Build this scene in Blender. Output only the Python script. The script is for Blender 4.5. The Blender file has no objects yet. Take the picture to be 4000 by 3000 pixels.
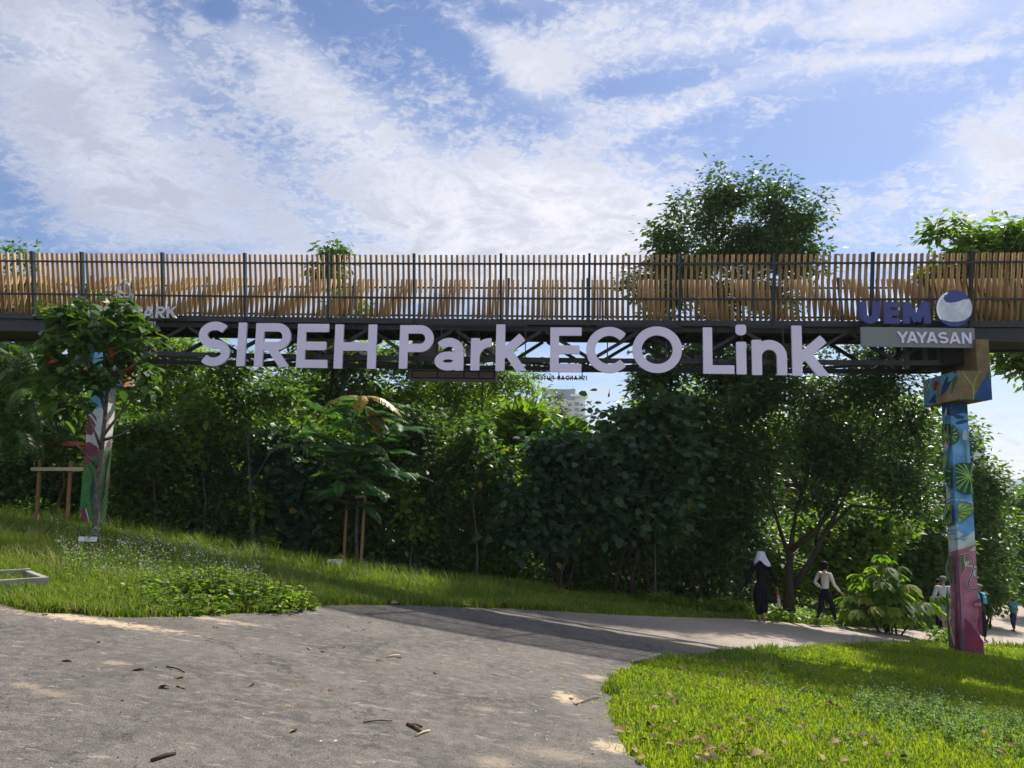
import bpy, math, random
import numpy as np
from mathutils import Vector, Matrix, geometry, noise as mnoise
R = math.radians
sc = bpy.context.scene
COL = sc.collection
# ------------------------------------------------------------------ camera
PITCH, ROLL, FPX = 7.1, 0.019, 3000.0
cam_d = bpy.data.cameras.new('camera'); cam = bpy.data.objects.new('camera', cam_d); COL.objects.link(cam)
cam_d.sensor_width = 36; cam_d.lens = 27; cam_d.clip_start = 0.05; cam_d.clip_end = 6000
EYE = np.array([0.0, 0.0, 1.6])
MW = Matrix.Translation(Vector(EYE)) @ Matrix.Rotation(R(90 + PITCH), 4, 'X') @ Matrix.Rotation(ROLL, 4, 'Z')
cam.matrix_world = MW
sc.camera = cam
M3 = np.array(MW.to_3x3())
# ------------------------------------------------------------------ sun, sky, exposure
SUN_EL, SUN_AZ = R(46), R(35)          # azimuth clockwise from +Y towards +X
sun_d = bpy.data.lights.new('sun', 'SUN'); sun = bpy.data.objects.new('sun', sun_d); COL.objects.link(sun)
sun_d.energy = 4.8; sun_d.angle = R(0.8); sun_d.color = (1.0, 0.93, 0.82)
SD = Vector((math.sin(SUN_AZ) * math.cos(SUN_EL), math.cos(SUN_AZ) * math.cos(SUN_EL), math.sin(SUN_EL)))
sun.rotation_euler = SD.to_track_quat('Z', 'Y').to_euler()
sc.view_settings.view_transform = 'Standard'; sc.view_settings.look = 'None'
sc.view_settings.exposure = 0.68; sc.view_settings.gamma = 1
sc.cycles.max_bounces = 6; sc.cycles.diffuse_bounces = 3; sc.cycles.glossy_bounces = 2
sc.cycles.transmission_bounces = 4; sc.cycles.transparent_max_bounces = 4
sc.cycles.use_denoising = True
sc.cycles.sample_clamp_indirect = 6

def ray(px, py):
    d = M3 @ np.array([(px - 2000) / FPX, -(py - 1500) / FPX, -1.0])
    return d / np.linalg.norm(d)
def P(px, py, Y):
    d = ray(px, py); return EYE + d * (Y / d[1])
def g_of(px, py):
    d = ray(px, py); return d[0] / d[1], d[2] / d[1]

class NT:
    """small helper to write node trees"""
    def __init__(s, nt): s.nt = nt; s.n = nt.nodes; s.l = nt.links
    def new(s, t, **kw):
        n = s.n.new(t)
        for k, v in kw.items(): setattr(n, k, v)
        return n
    def set(s, sock, v):
        if isinstance(v, bpy.types.NodeSocket): s.l.new(v, sock)
        else: sock.default_value = v
    def math(s, op, a, b=0.0, c=0.0, clamp=False):
        n = s.new('ShaderNodeMath', operation=op, use_clamp=clamp)
        s.set(n.inputs[0], a); s.set(n.inputs[1], b)
        if op in ('MULTIPLY_ADD', 'SMOOTH_MIN', 'SMOOTH_MAX'): s.set(n.inputs[2], c)
        return n.outputs[0]
    def vmath(s, op, a, b=(0, 0, 0)):
        n = s.new('ShaderNodeVectorMath', operation=op)
        s.set(n.inputs[0], a); s.set(n.inputs[1], b)
        return n.outputs['Value'] if op in ('LENGTH', 'DOT_PRODUCT', 'DISTANCE') else n.outputs[0]
    def noise(s, vec, scale, detail=4, rough=0.55, dist=0.0, dim='3D'):
        n = s.new('ShaderNodeTexNoise', noise_dimensions=dim)
        s.set(n.inputs['Vector'], vec); n.inputs['Scale'].default_value = scale
        n.inputs['Detail'].default_value = detail; n.inputs['Roughness'].default_value = rough
        n.inputs['Distortion'].default_value = dist
        return n.outputs[0]
    def ss(s, v, a, b, lo=0.0, hi=1.0, kind='SMOOTHSTEP'):
        n = s.new('ShaderNodeMapRange', interpolation_type=kind)
        s.set(n.inputs[0], v); s.set(n.inputs[1], a); s.set(n.inputs[2], b); s.set(n.inputs[3], lo); s.set(n.inputs[4], hi)
        return n.outputs[0]
    def mix(s, f, a, b, mode='MIX'):
        n = s.new('ShaderNodeMix', data_type='RGBA', blend_type=mode)
        s.set(n.inputs[0], f); s.set(n.inputs[6], c4(a)); s.set(n.inputs[7], c4(b))
        return n.outputs[2]
    def mapping(s, vec, loc=(0, 0, 0), rot=(0, 0, 0), scale=(1, 1, 1), kind='POINT'):
        n = s.new('ShaderNodeMapping', vector_type=kind)
        s.set(n.inputs[0], vec); n.inputs[1].default_value = loc; n.inputs[2].default_value = rot; n.inputs[3].default_value = scale
        return n.outputs[0]
    def comb(s, x, y, z):
        n = s.new('ShaderNodeCombineXYZ'); s.set(n.inputs[0], x); s.set(n.inputs[1], y); s.set(n.inputs[2], z); return n.outputs[0]
def c4(c):
    if isinstance(c, bpy.types.NodeSocket): return c
    return tuple(c) + (1.0,) if len(c) == 3 else c

COVK, COVB = .95, .505
world = bpy.data.worlds.new('World'); sc.world = world; world.use_nodes = True
wt = NT(world.node_tree)
for n in list(wt.n): wt.n.remove(n)
tc = wt.new('ShaderNodeTexCoord'); D = tc.outputs['Generated']
sp = wt.new('ShaderNodeSeparateXYZ'); wt.l.new(D, sp.inputs[0])
dx, dy, dz = sp.outputs
# clouds lie on a flat layer overhead: plane coordinates
zc = wt.math('ADD', wt.math('MAXIMUM', dz, 0.0), 0.26)
U = wt.comb(wt.math('DIVIDE', dx, zc), wt.math('DIVIDE', dy, zc), 0.0)
# direction coordinates east/up of the +Y axis, for where each bank of cloud lies
yc = wt.math('MAXIMUM', dy, 0.12)
G0 = wt.comb(wt.math('DIVIDE', dx, yc), wt.math('DIVIDE', dz, yc), 0.0)
warp = wt.new('ShaderNodeTexNoise'); wt.l.new(U, warp.inputs['Vector']); warp.inputs['Scale'].default_value = 1.3; warp.inputs['Detail'].default_value = 3
wv = wt.vmath('SUBTRACT', warp.outputs['Color'], (0.5, 0.5, 0.5))
G = wt.vmath('ADD', G0, wt.vmath('MULTIPLY', wv, (0.16, 0.10, 0)))
BANKS = [  # px, py, rx, ry, angle, weight
 (250, 350, 800, 480, 25, .34), (650, 800, 850, 330, 30, .30), (1000, 250, 430, 250, 35, .24), (1300, 420, 560, 200, 35, .20),
 (1700, 800, 950, 420, 20, .34), (2300, 850, 600, 340, 0, .30), (1500, 1050, 700, 200, 0, .22),
 (2050, 230, 460, 130, 30, .30), (2350, 130, 420, 170, -20, .24), (2850, 110, 430, 100, -15, .27), (3450, 70, 430, 100, -15, .30),
 (3700, 195, 400, 45, -6, .28), (3250, 230, 300, 40, -8, .20), (3500, 290, 500, 40, -8, -.14), (3150, 170, 260, 25, -8, -.16), (2750, 380, 380, 75, -25, .22), (2450, 480, 330, 110, -20, .18), (3860, 560, 300, 240, -25, .30), (3650, 800, 420, 200, -15, .24),
 (3150, 600, 440, 190, -10, -.42), (3400, 420, 420, 110, -10, -.38), (2500, 330, 420, 60, -10, -.26), (1800, 180, 330, 110, 30, -.30), (1350, 60, 260, 90, 20, -.28),
 (2100, 900, 1000, 330, 0, .26), (3950, 900, 300, 300, 0, .14), (200, 120, 500, 260, 20, .18), (600, 970, 500, 60, 0, -.20), (100, 780, 260, 60, 10, -.16), (850, 30, 100, 100, 0, -.3), (1400, 980, 400, 60, 5, -.14), (940, 250, 120, 60, 30, -.18), (1950, 60, 200, 60, 0, -.2),
 (3950, 1600, 400, 300, 0, .10), (2300, 1560, 400, 200, 0, .02),
]
cov = None
for (bx, by, rx, ry, an, w) in BANKS:
    gx, gz = g_of(bx, by)
    m = wt.mapping(G, (gx, gz, 0), (0, 0, -R(an)), (rx / FPX, ry / FPX, 1), 'TEXTURE')
    f = wt.ss(wt.vmath('LENGTH', m), 0.15, 1.25, w, 0.0)
    cov = f if cov is None else wt.math('ADD', cov, f)
Uw = wt.vmath('ADD', U, wt.vmath('MULTIPLY', wv, (.5, .5, 0)))
big = wt.noise(wt.mapping(Uw, rot=(0, 0, .5), scale=(1, 1.1, 1)), 3.0, 5, 0.58, 0.2)
mid = wt.noise(wt.mapping(Uw, (3, 1, 0), (0, 0, -.4), (1.0, 1.1, 1)), 10, 5, 0.60, 0.5)
rip = wt.noise(wt.mapping(U, (5, 2, 0), (0, 0, .7), (1.0, 1.2, 1)), 34, 4, 0.62, 0.8)
fine = wt.noise(wt.mapping(U, (1, 7, 0), (0, 0, .2), (1.0, 1.1, 1)), 80, 3, 0.6, 0.6)
# small ripples fade where the layer is seen almost edge on
ex = wt.ss(dz, .03, .22)
tex = wt.math('ADD', wt.math('MULTIPLY', wt.math('SUBTRACT', big, .5), .70), wt.math('MULTIPLY', wt.math('SUBTRACT', mid, .5), 1.0))
tex = wt.math('ADD', tex, wt.math('MULTIPLY', wt.math('MULTIPLY', wt.math('SUBTRACT', rip, .5), .78), ex))
tex = wt.math('ADD', tex, wt.math('MULTIPLY', wt.math('MULTIPLY', wt.math('SUBTRACT', fine, .5), .34), ex))
dens = wt.math('ADD', tex, wt.math('ADD', wt.math('MULTIPLY', cov, COVK), COVB))
veil = wt.ss(wt.math('ADD', cov, wt.math('MULTIPLY', wt.math('SUBTRACT', big, .5), .9)), -.12, .55, 0, .74)
alpha = wt.math('MULTIPLY', wt.ss(dens, 0.36, 0.98), 0.97)
alpha = wt.math('MAXIMUM', alpha, veil)
thick = wt.ss(dens, 0.70, 1.25)
sky = wt.new('ShaderNodeTexSky', sky_type='NISHITA'); sky.sun_disc = False
sky.sun_elevation = SUN_EL; sky.sun_rotation = SUN_AZ; sky.air_density = 1.0; sky.dust_density = 0.6; sky.ozone_density = 2.5; sky.altitude = 50
skc = wt.mix(1.0, sky.outputs[0], (.84, .93, 1.12), 'MULTIPLY')
# clouds: bright where thin or near the sun, grey-blue where thick
sunw = wt.vmath('DOT_PRODUCT', wt.vmath('NORMALIZE', D), tuple(SD))
sunw = wt.ss(sunw, 0.45, 0.98)
cl_lit = wt.mix(sunw, (7.4, 7.7, 8.8), (9.9, 9.9, 10.4))
cl_dim = wt.mix(sunw, (4.9, 5.3, 6.7), (7.4, 7.6, 8.6))
shade = wt.math('ADD', wt.math('MULTIPLY', mid, .6), wt.math('ADD', wt.math('MULTIPLY', rip, .25), wt.math('MULTIPLY', big, .35)))
ccol = wt.mix(wt.math('MULTIPLY', wt.ss(shade, .48, .70), wt.ss(dens, .35, 1.0, .25, 1)), cl_lit, cl_dim)
# clouds behind the camera are overbrightened, added as fill light on shaded faces
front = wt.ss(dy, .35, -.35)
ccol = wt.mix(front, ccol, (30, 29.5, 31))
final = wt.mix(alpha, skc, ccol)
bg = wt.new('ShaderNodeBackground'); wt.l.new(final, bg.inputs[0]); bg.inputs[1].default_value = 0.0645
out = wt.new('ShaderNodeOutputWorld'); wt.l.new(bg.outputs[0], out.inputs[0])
world.cycles.sampling_method = 'MANUAL'; world.cycles.sample_map_resolution = 512

# ------------------------------------------------------------------ generic helpers
def tag(o, label=None, cat=None, group=None, kind=None):
    if label: o['label'] = label
    if cat: o['category'] = cat
    if group: o['group'] = group
    if kind: o['kind'] = kind
    return o
def empty(name, loc=(0, 0, 0), label=None, cat=None, group=None):
    o = bpy.data.objects.new(name, None); COL.objects.link(o); o.location = tuple(loc); o.empty_display_size = .2
    return tag(o, label, cat, group)
def link(name, me, parent=None):
    o = bpy.data.objects.new(name, me); COL.objects.link(o)
    if parent is not None:
        o.parent = parent
        o.matrix_parent_inverse = Matrix.Translation(parent.location).inverted() if parent.parent is None else parent.matrix_parent_inverse.copy()
        if parent.parent is not None: o.matrix_parent_inverse = Matrix.Identity(4)
    return o
class MB:
    """collects vertices (world coordinates) and faces"""
    def __init__(s): s.v = []; s.f = []; s.m = []
    def face(s, pts, mi=0):
        b = len(s.v); s.v += [tuple(p) for p in pts]; s.f.append(tuple(range(b, b + len(pts)))); s.m.append(mi)
    def hexa(s, p, mi=0):  # 8 points: bottom 4 (ccw), top 4
        b = len(s.v); s.v += [tuple(q) for q in p]
        for q in ((3, 2, 1, 0), (4, 5, 6, 7), (0, 1, 5, 4), (1, 2, 6, 5), (2, 3, 7, 6), (3, 0, 4, 7)):
            s.f.append(tuple(b + i for i in q)); s.m.append(mi)
    def box(s, x0, x1, y0, y1, z0, z1, mi=0, T=None):
        p = [(x0, y0, z0), (x1, y0, z0), (x1, y1, z0), (x0, y1, z0), (x0, y0, z1), (x1, y0, z1), (x1, y1, z1), (x0, y1, z1)]
        if T: p = [T(*q) for q in p]
        s.hexa(p, mi)
    def bar(s, a, b, w, h, up=(0, 0, 1), mi=0):
        a = Vector(a); b = Vector(b); d = (b - a).normalized(); u = Vector(up)
        sd = d.cross(u)
        if sd.length < 1e-4: sd = d.cross(Vector((1, 0, 0)))
        sd.normalize(); u = sd.cross(d).normalized()
        c = [(-1, -1), (1, -1), (1, 1), (-1, 1)]
        s.hexa([a + sd * (i * w / 2) + u * (j * h / 2) for i, j in c] + [b + sd * (i * w / 2) + u * (j * h / 2) for i, j in c], mi)
    def tube(s, pts, rad, n=6, mi=0, cap=True):
        pts = [Vector(p) for p in pts]; b0 = len(s.v); prev = None
        for i, p in enumerate(pts):
            d = (pts[min(i + 1, len(pts) - 1)] - pts[max(i - 1, 0)])
            d = d.normalized() if d.length > 1e-9 else Vector((0, 0, 1))
            if prev is None: a = d.orthogonal().normalized()
            else:
                a = prev - d * prev.dot(d); a = a.normalized() if a.length > 1e-6 else d.orthogonal().normalized()
            prev = a; c = d.cross(a); r = rad[i] if hasattr(rad, '__len__') else rad
            for k in range(n):
                t = 2 * math.pi * k / n; s.v.append(tuple(p + (a * math.cos(t) + c * math.sin(t)) * r))
        for i in range(len(pts) - 1):
            for k in range(n):
                q = b0 + i * n; s.f.append((q + k, q + (k + 1) % n, q + n + (k + 1) % n, q + n + k)); s.m.append(mi)
        if cap:
            s.f.append(tuple(b0 + k for k in range(n))[::-1]); s.m.append(mi)
            q = b0 + (len(pts) - 1) * n; s.f.append(tuple(q + k for k in range(n))); s.m.append(mi)
    def ball(s, c, r, nu=12, nv=8, mi=0, M=None, fn=None):
        b0 = len(s.v); r = (r, r, r) if not hasattr(r, '__len__') else r
        for j in range(nv + 1):
            ph = math.pi * j / nv
            for i in range(nu):
                th = 2 * math.pi * i / nu
                q = Vector((math.sin(ph) * math.cos(th), math.sin(ph) * math.sin(th), math.cos(ph)))
                if fn: q = Vector(fn(q))
                q = Vector((q.x * r[0], q.y * r[1], q.z * r[2]))
                if M: q = M @ q
                s.v.append(tuple(Vector(c) + q))
        for j in range(nv):
            for i in range(nu):
                a = b0 + j * nu + i; b = b0 + j * nu + (i + 1) % nu
                s.f.append((a, a + nu, b + nu, b)); s.m.append(mi)
    def build(s, name, mats, parent=None, smooth=False):
        me = bpy.data.meshes.new(name)
        me.from_pydata(s.v, [], s.f)
        for m in (mats if isinstance(mats, (list, tuple)) else [mats]): me.materials.append(m)
        me.polygons.foreach_set('material_index', s.m)
        if smooth: me.polygons.foreach_set('use_smooth', [True] * len(s.f))
        me.update()
        if parent is None: return link(name, me)
        return link(name, me, parent)
def np_mesh(name, V, F, mat, parent=None, var=None, smooth=False, extra=None):
    me = bpy.data.meshes.new(name)
    V = np.ascontiguousarray(V, dtype=np.float32); F = np.ascontiguousarray(F, dtype=np.int32)
    n, k = F.shape
    me.vertices.add(len(V)); me.vertices.foreach_set('co', V.ravel())
    me.loops.add(n * k); me.loops.foreach_set('vertex_index', F.ravel())
    me.polygons.add(n); me.polygons.foreach_set('loop_start', np.arange(0, n * k, k, dtype=np.int32))
    try: me.polygons.foreach_set('loop_total', np.full(n, k, dtype=np.int32))
    except Exception: pass
    if smooth: me.polygons.foreach_set('use_smooth', np.ones(n, dtype=bool))
    me.update(calc_edges=True)
    if var is not None:
        at = me.attributes.new('var', 'FLOAT', 'FACE'); at.data.foreach_set('value', np.ascontiguousarray(var, dtype=np.float32))
    if extra is not None:
        at = me.attributes.new('tip', 'FLOAT', 'POINT'); at.data.foreach_set('value', np.ascontiguousarray(extra, dtype=np.float32))
    me.materials.append(mat)
    return link(name, me, parent)

MATS = {}
def pbr(name, col, rough=0.6, spec=0.5, metal=0.0, vary=0.0, vscale=3.0, bump=0.0, bscale=40.0, col2=None):
    if name in MATS: return MATS[name]
    m = bpy.data.materials.new(name); m.use_nodes = True; t = NT(m.node_tree)
    b = t.n['Principled BSDF']; b.inputs['Roughness'].default_value = rough; b.inputs['Specular IOR Level'].default_value = spec
    b.inputs['Metallic'].default_value = metal
    co = t.new('ShaderNodeTexCoord').outputs['Object']
    if vary > 0:
        f = t.ss(t.noise(co, vscale, 5, .6), .3, .7)
        c2 = col2 or tuple(c * (1 - vary) for c in col)
        t.l.new(t.mix(f, col, c2), b.inputs['Base Color'])
    else: b.inputs['Base Color'].default_value = c4(col)
    if bump > 0:
        bn = t.new('ShaderNodeBump'); bn.inputs['Strength'].default_value = bump; bn.inputs['Distance'].default_value = .01
        t.l.new(t.noise(co, bscale, 4, .6), bn.inputs['Height']); t.l.new(bn.outputs[0], b.inputs['Normal'])
    MATS[name] = m; return m
def leafmat(name, ramp, trans=0.38, tcol=(1.5, 1.7, 0.5), rough=0.45, spec=0.35, tipdark=None):
    """ramp: list of (pos, colour) over the per-leaf value"""
    if name in MATS: return MATS[name]
    m = bpy.data.materials.new(name); m.use_nodes = True; t = NT(m.node_tree)
    b = t.n['Principled BSDF']; b.inputs['Roughness'].default_value = rough; b.inputs['Specular IOR Level'].default_value = spec
    a = t.new('ShaderNodeAttribute', attribute_name='var', attribute_type='GEOMETRY')
    cr = t.new('ShaderNodeValToRGB'); t.l.new(a.outputs['Fac'], cr.inputs[0])
    e = cr.color_ramp.elements; e[0].position = ramp[0][0]; e[0].color = c4(ramp[0][1]); e[1].position = ramp[-1][0]; e[1].color = c4(ramp[-1][1])
    for p_, c_ in ramp[1:-1]:
        q = e.new(p_); q.color = c4(c_)
    colr = cr.outputs[0]
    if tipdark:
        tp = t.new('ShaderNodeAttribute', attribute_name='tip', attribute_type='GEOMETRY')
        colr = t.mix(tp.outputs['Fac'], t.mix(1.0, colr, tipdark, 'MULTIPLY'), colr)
    t.l.new(colr, b.inputs['Base Color'])
    tr = t.new('ShaderNodeBsdfTranslucent'); t.l.new(t.mix(1.0, colr, tcol, 'MULTIPLY'), tr.inputs[0])
    mx = t.new('ShaderNodeMixShader'); mx.inputs[0].default_value = trans
    t.l.new(b.outputs[0], mx.inputs[1]); t.l.new(tr.outputs[0], mx.inputs[2])
    t.l.new(mx.outputs[0], t.n['Material Output'].inputs[0])
    MATS[name] = m; return m

# ------------------------------------------------------------------ terrain
def sclip(v, lo, hi, k):
    """soft clamp"""
    v = np.asarray(v, dtype=float)
    v = hi - k * np.log1p(np.exp(np.clip((hi - v) / k, -60, 60)))
    v = lo + k * np.log1p(np.exp(np.clip((v - lo) / k, -60, 60)))
    return v
def tz(x, y):
    x = np.asarray(x, dtype=float); y = np.asarray(y, dtype=float)
    xx = sclip(x, -15, 24, 1.5); yy = sclip(y, -8, 34, 1.5)
    z = -0.055 * yy - 0.115 * xx
    z = z + 0.30 * np.exp(-((x + 8.5) ** 2 / 14 + (y - 15.2) ** 2 / 8)) + 0.10 * np.exp(-((x + 4) ** 2 / 8 + (y - 12.5) ** 2 / 5))
    z = z + 0.22 * np.exp(-((x - 9.2) ** 2 / 9 + (y - 15.6) ** 2 / 5))
    far = np.clip((y - 60) / 200, 0, 1); z = z * (1 - far) + far * -6.0
    return z
Z00 = float(tz(0, 0))
def tzf(x, y): return float(tz(x, y)) - Z00
def tza(x, y): return tz(x, y) - Z00
def Gp(px, py):
    d = ray(px, py); t = 2.0
    while t < 400:
        p = EYE + d * t
        if p[2] < tzf(p[0], p[1]):
            lo, hi = t - 0.25 if t < 60 else t - 1.5, t
            for _ in range(14):
                m = (lo + hi) / 2; p = EYE + d * m
                if p[2] < tzf(p[0], p[1]): hi = m
                else: lo = m
            p = EYE + d * hi; return np.array([p[0], p[1], tzf(p[0], p[1])])
        t += 0.25 if t < 60 else 1.5
    return EYE + d * 400
# ------------------------------------------------------------------ road outline (ground positions)
FAR_EDGE = [(-900, 2420), (-350, 2385), (0, 2372), (130, 2397), (300, 2408), (500, 2421), (700, 2417), (900, 2403), (1080, 2396), (1200, 2376), (1300, 2369), (1600, 2371), (2000, 2381),
            (2452, 2408), (2904, 2422), (3193, 2444), (3420, 2455), (3600, 2464), (3700, 2469), (3780, 2474), (3850, 2470), (3875, 2452), (3850, 2436), (3835, 2415), (3850, 2395), (3869, 2374), (3907, 2368), (4000, 2363), (4300, 2352)]
NEAR_EDGE = [(4700, 2560), (4300, 2540), (4000, 2526), (3850, 2520), (3718, 2512), (3560, 2516), (3400, 2517), (3265, 2521), (3085, 2530), (2904, 2544), (2768, 2563), (2640, 2570), (2560, 2577), (2479, 2596), (2398, 2639), (2357, 2684), (2385, 2756),
             (2380, 2829), (2420, 2901), (2460, 2955), (2500, 3000), (2560, 3080)]
rng = random.Random(4)
road_poly = [Gp(*q)[:2] for q in FAR_EDGE] + [Gp(*q)[:2] for q in NEAR_EDGE] + [np.array(q) for q in ((1.3, 2.8), (1.6, 1.0), (2.0, -3), (-14, -4), (-16, 4))]
def densify(poly, step, jit, seed=1):
    r = random.Random(seed); outp = []
    n = len(poly)
    for i in range(n):
        a, b = np.array(poly[i]), np.array(poly[(i + 1) % n]); L = np.linalg.norm(b - a); k = max(1, int(L / step))
        for j in range(k):
            p = a + (b - a) * j / k
            s_ = jit * min(1.0, 0.4 + np.linalg.norm(p) / 12)
            outp.append((p[0] + r.uniform(-s_, s_), p[1] + r.uniform(-s_, s_)))
    return outp
road_d = densify(road_poly, 0.22, 0.05)
RP = np.array(road_d)
def in_road(x, y):
    x = np.asarray(x); y = np.asarray(y); c = np.zeros(x.shape, bool)
    X0, Y0 = RP[:, 0], RP[:, 1]; X1, Y1 = np.roll(X0, -1), np.roll(Y0, -1)
    for i in range(len(RP)):
        if Y0[i] == Y1[i]: continue
        h = ((Y0[i] > y) != (Y1[i] > y)) & (x < (X1[i] - X0[i]) * (y - Y0[i]) / (Y1[i] - Y0[i]) + X0[i])
        c ^= h
    return c
# quick look-up of the same outline for scattered plants
_rx0, _ry0 = RP.min(0) - .2; _rx1, _ry1 = RP.max(0) + .2; _rs = .06
_gx, _gy = np.meshgrid(np.arange(_rx0, _rx1, _rs), np.arange(_ry0, _ry1, _rs)); ROADMASK = in_road(_gx, _gy)
def on_road(x, y):
    i = np.floor((np.asarray(x) - _rx0) / _rs + .5).astype(int); j = np.floor((np.asarray(y) - _ry0) / _rs + .5).astype(int)
    ok = (i >= 0) & (j >= 0) & (i < ROADMASK.shape[1]) & (j < ROADMASK.shape[0])
    return np.where(ok, ROADMASK[np.clip(j, 0, ROADMASK.shape[0] - 1), np.clip(i, 0, ROADMASK.shape[1] - 1)], False)
# ground sheet
def axis(segs):
    o = []
    for a, b, st in segs:
        o += list(np.arange(a, b, st))
    o.append(segs[-1][1]); return np.array(o)
gx_ = axis([(-2500, -200, 230), (-200, -40, 16), (-40, 34, 0.4), (34, 200, 16), (200, 2500, 230)])
gy_ = axis([(-300, -20, 28), (-20, 0, 2), (0, 44, 0.4), (44, 160, 6), (160, 600, 44), (600, 4000, 340)])
XX, YY = np.meshgrid(gx_, gy_); ZZ = tza(XX, YY)
V = np.stack([XX.ravel(), YY.ravel(), ZZ.ravel()], 1)
nx, ny = len(gx_), len(gy_); I, J = np.meshgrid(np.arange(nx - 1), np.arange(ny - 1)); a = (J * nx + I).ravel()
F = np.stack([a, a + 1, a + 1 + nx, a + nx], 1)
m = bpy.data.materials.new('turf_soil'); m.use_nodes = True; t = NT(m.node_tree); b = t.n['Principled BSDF']
b.inputs['Roughness'].default_value = .95; b.inputs['Specular IOR Level'].default_value = .1
co = t.new('ShaderNodeNewGeometry').outputs['Position']
f1 = t.ss(t.noise(co, 1.3, 6, .65), .35, .65); f2 = t.ss(t.noise(co, 22, 4, .7), .35, .7)
c = t.mix(f1, (.085, .13, .02), (.14, .17, .035)); c = t.mix(t.math('MULTIPLY', f2, .5), c, (.10, .085, .04))
t.l.new(c, b.inputs['Base Color'])
bn = t.new('ShaderNodeBump'); bn.inputs['Strength'].default_value = .8; bn.inputs['Distance'].default_value = .04
t.l.new(t.noise(co, 30, 5, .7), bn.inputs['Height']); t.l.new(bn.outputs[0], b.inputs['Normal'])
ground = np_mesh('ground', V, F, m, smooth=True); tag(ground, 'grass covered sloping ground under the trees and lawn', 'ground', kind='structure')

# road sheet
bx0, by0 = RP.min(0); bx1, by1 = RP.max(0)
pts = [Vector(p) for p in road_d]
nb = len(pts)
gxs = np.arange(bx0, bx1, 0.45); gys = np.arange(by0, by1, 0.45)
A, B = np.meshgrid(gxs, gys); ins = in_road(A, B)
inner = np.stack([A[ins], B[ins]], 1)
pts += [Vector(p) for p in inner]
r_ = geometry.delaunay_2d_cdt(pts, [(i, (i + 1) % nb) for i in range(nb)], [], 0, 1e-5)
vs, fs = r_[0], r_[2]
vv = [(p.x, p.y, tzf(p.x, p.y) + 0.022) for p in vs]; ff = []
for f in fs:
    cx = sum(vs[i].x for i in f) / 3; cy = sum(vs[i].y for i in f) / 3
    if bool(in_road(np.array([cx]), np.array([cy]))[0]): ff.append(tuple(f))
me = bpy.data.meshes.new('path'); me.from_pydata(vv, [], ff); me.polygons.foreach_set('use_smooth', [True] * len(ff)); me.update()
m = bpy.data.materials.new('worn_asphalt'); m.use_nodes = True; t = NT(m.node_tree); b = t.n['Principled BSDF']
b.inputs['Specular IOR Level'].default_value = .25
co = t.new('ShaderNodeNewGeometry').outputs['Position']
s_ = t.new('ShaderNodeSeparateXYZ'); t.l.new(co, s_.inputs[0])
flat = t.comb(s_.outputs[0], s_.outputs[1], 0)
grain = t.noise(flat, 70, 3, .75); clump = t.noise(flat, 9, 6, .68, 0.4); broad = t.noise(flat, .8, 5, .6)
vor = t.new('ShaderNodeTexVoronoi'); t.l.new(flat, vor.inputs['Vector']); vor.inputs['Scale'].default_value = 55
base = t.mix(t.ss(broad, .35, .65), (.096, .087, .078), (.158, .142, .124))
base = t.mix(t.ss(clump, .40, .62, 0, .7), base, (.22, .199, .175)); base = t.mix(t.ss(t.noise(flat, 2.6, 6, .7, 1.0), .52, .66, 0, .5), base, (.060, .056, .056))
base = t.mix(t.ss(grain, .42, .58, .55, 0), base, (.030, .028, .028))
base = t.mix(t.ss(vor.outputs['Distance'], .0, .35, .5, 0), base, (.30, .28, .25))
# wandering hairline cracks and darker stains
cv = t.new('ShaderNodeTexVoronoi', feature='DISTANCE_TO_EDGE'); t.l.new(t.vmath('ADD', flat, t.vmath('MULTIPLY', t.comb(t.noise(flat, 1.6, 5, .7), t.noise(t.mapping(flat, (9, 4, 0)), 1.6, 5, .7), 0), (1.6, 1.6, 0))), cv.inputs['Vector']); cv.inputs['Scale'].default_value = .42
crack = t.math('MULTIPLY', t.ss(cv.outputs['Distance'], .0, .012, 1, 0), t.ss(t.noise(flat, .9, 3, .5), .42, .56))
base = t.mix(t.math('MULTIPLY', crack, .75), base, (.03, .028, .027))
base = t.mix(t.ss(t.noise(t.mapping(flat, (3, 3, 0), (0, 0, .5), (1, .35, 1)), .9, 6, .65, .6), .50, .66, 0, .42), base, (.062, .058, .056))
base = t.mix(t.ss(t.noise(t.mapping(flat, (8, 1, 0), (0, 0, .2), (.5, 1.4, 1)), 7, 6, .75, .8), .57, .66, 0, .65), base, (.33, .30, .26))
# sandy dust: general flecks
dust = t.math('MULTIPLY', t.ss(t.noise(flat, 3.2, 7, .72, .5), .62, .74), t.ss(t.noise(flat, 38, 3, .7), .40, .60))
base = t.mix(t.math('MULTIPLY', dust, .75), base, (.42, .34, .25))
# places where sand has gathered
for (px, py, rx, ry, w) in ((2215, 2735, .16, .32, .95), (2330, 2655, .20, .22, .6), (2400, 2930, .22, .22, .9), (2190, 2960, .35, .2, .3), (1930, 2990, .2, .2, .35), (360, 2432, 1.2, .22, .95), (800, 2422, .9, .14, .6), (200, 2720, .2, .1, .3),
                           (450, 2600, .14, .12, .4), (100, 2690, .14, .1, .35), (1900, 2780, .15, .12, .3)):
    g = Gp(px, py)
    mp = t.mapping(flat, (g[0], g[1], 0), (0, 0, 0), (rx, ry, 1), 'TEXTURE')
    q = t.math('ADD', t.vmath('LENGTH', mp), t.math('MULTIPLY', t.math('SUBTRACT', t.noise(flat, 9, 7, .75), .5), 3.6))
    base = t.mix(t.ss(q, .25, 1.0, w, 0), base, (.50, .39, .27))
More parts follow.
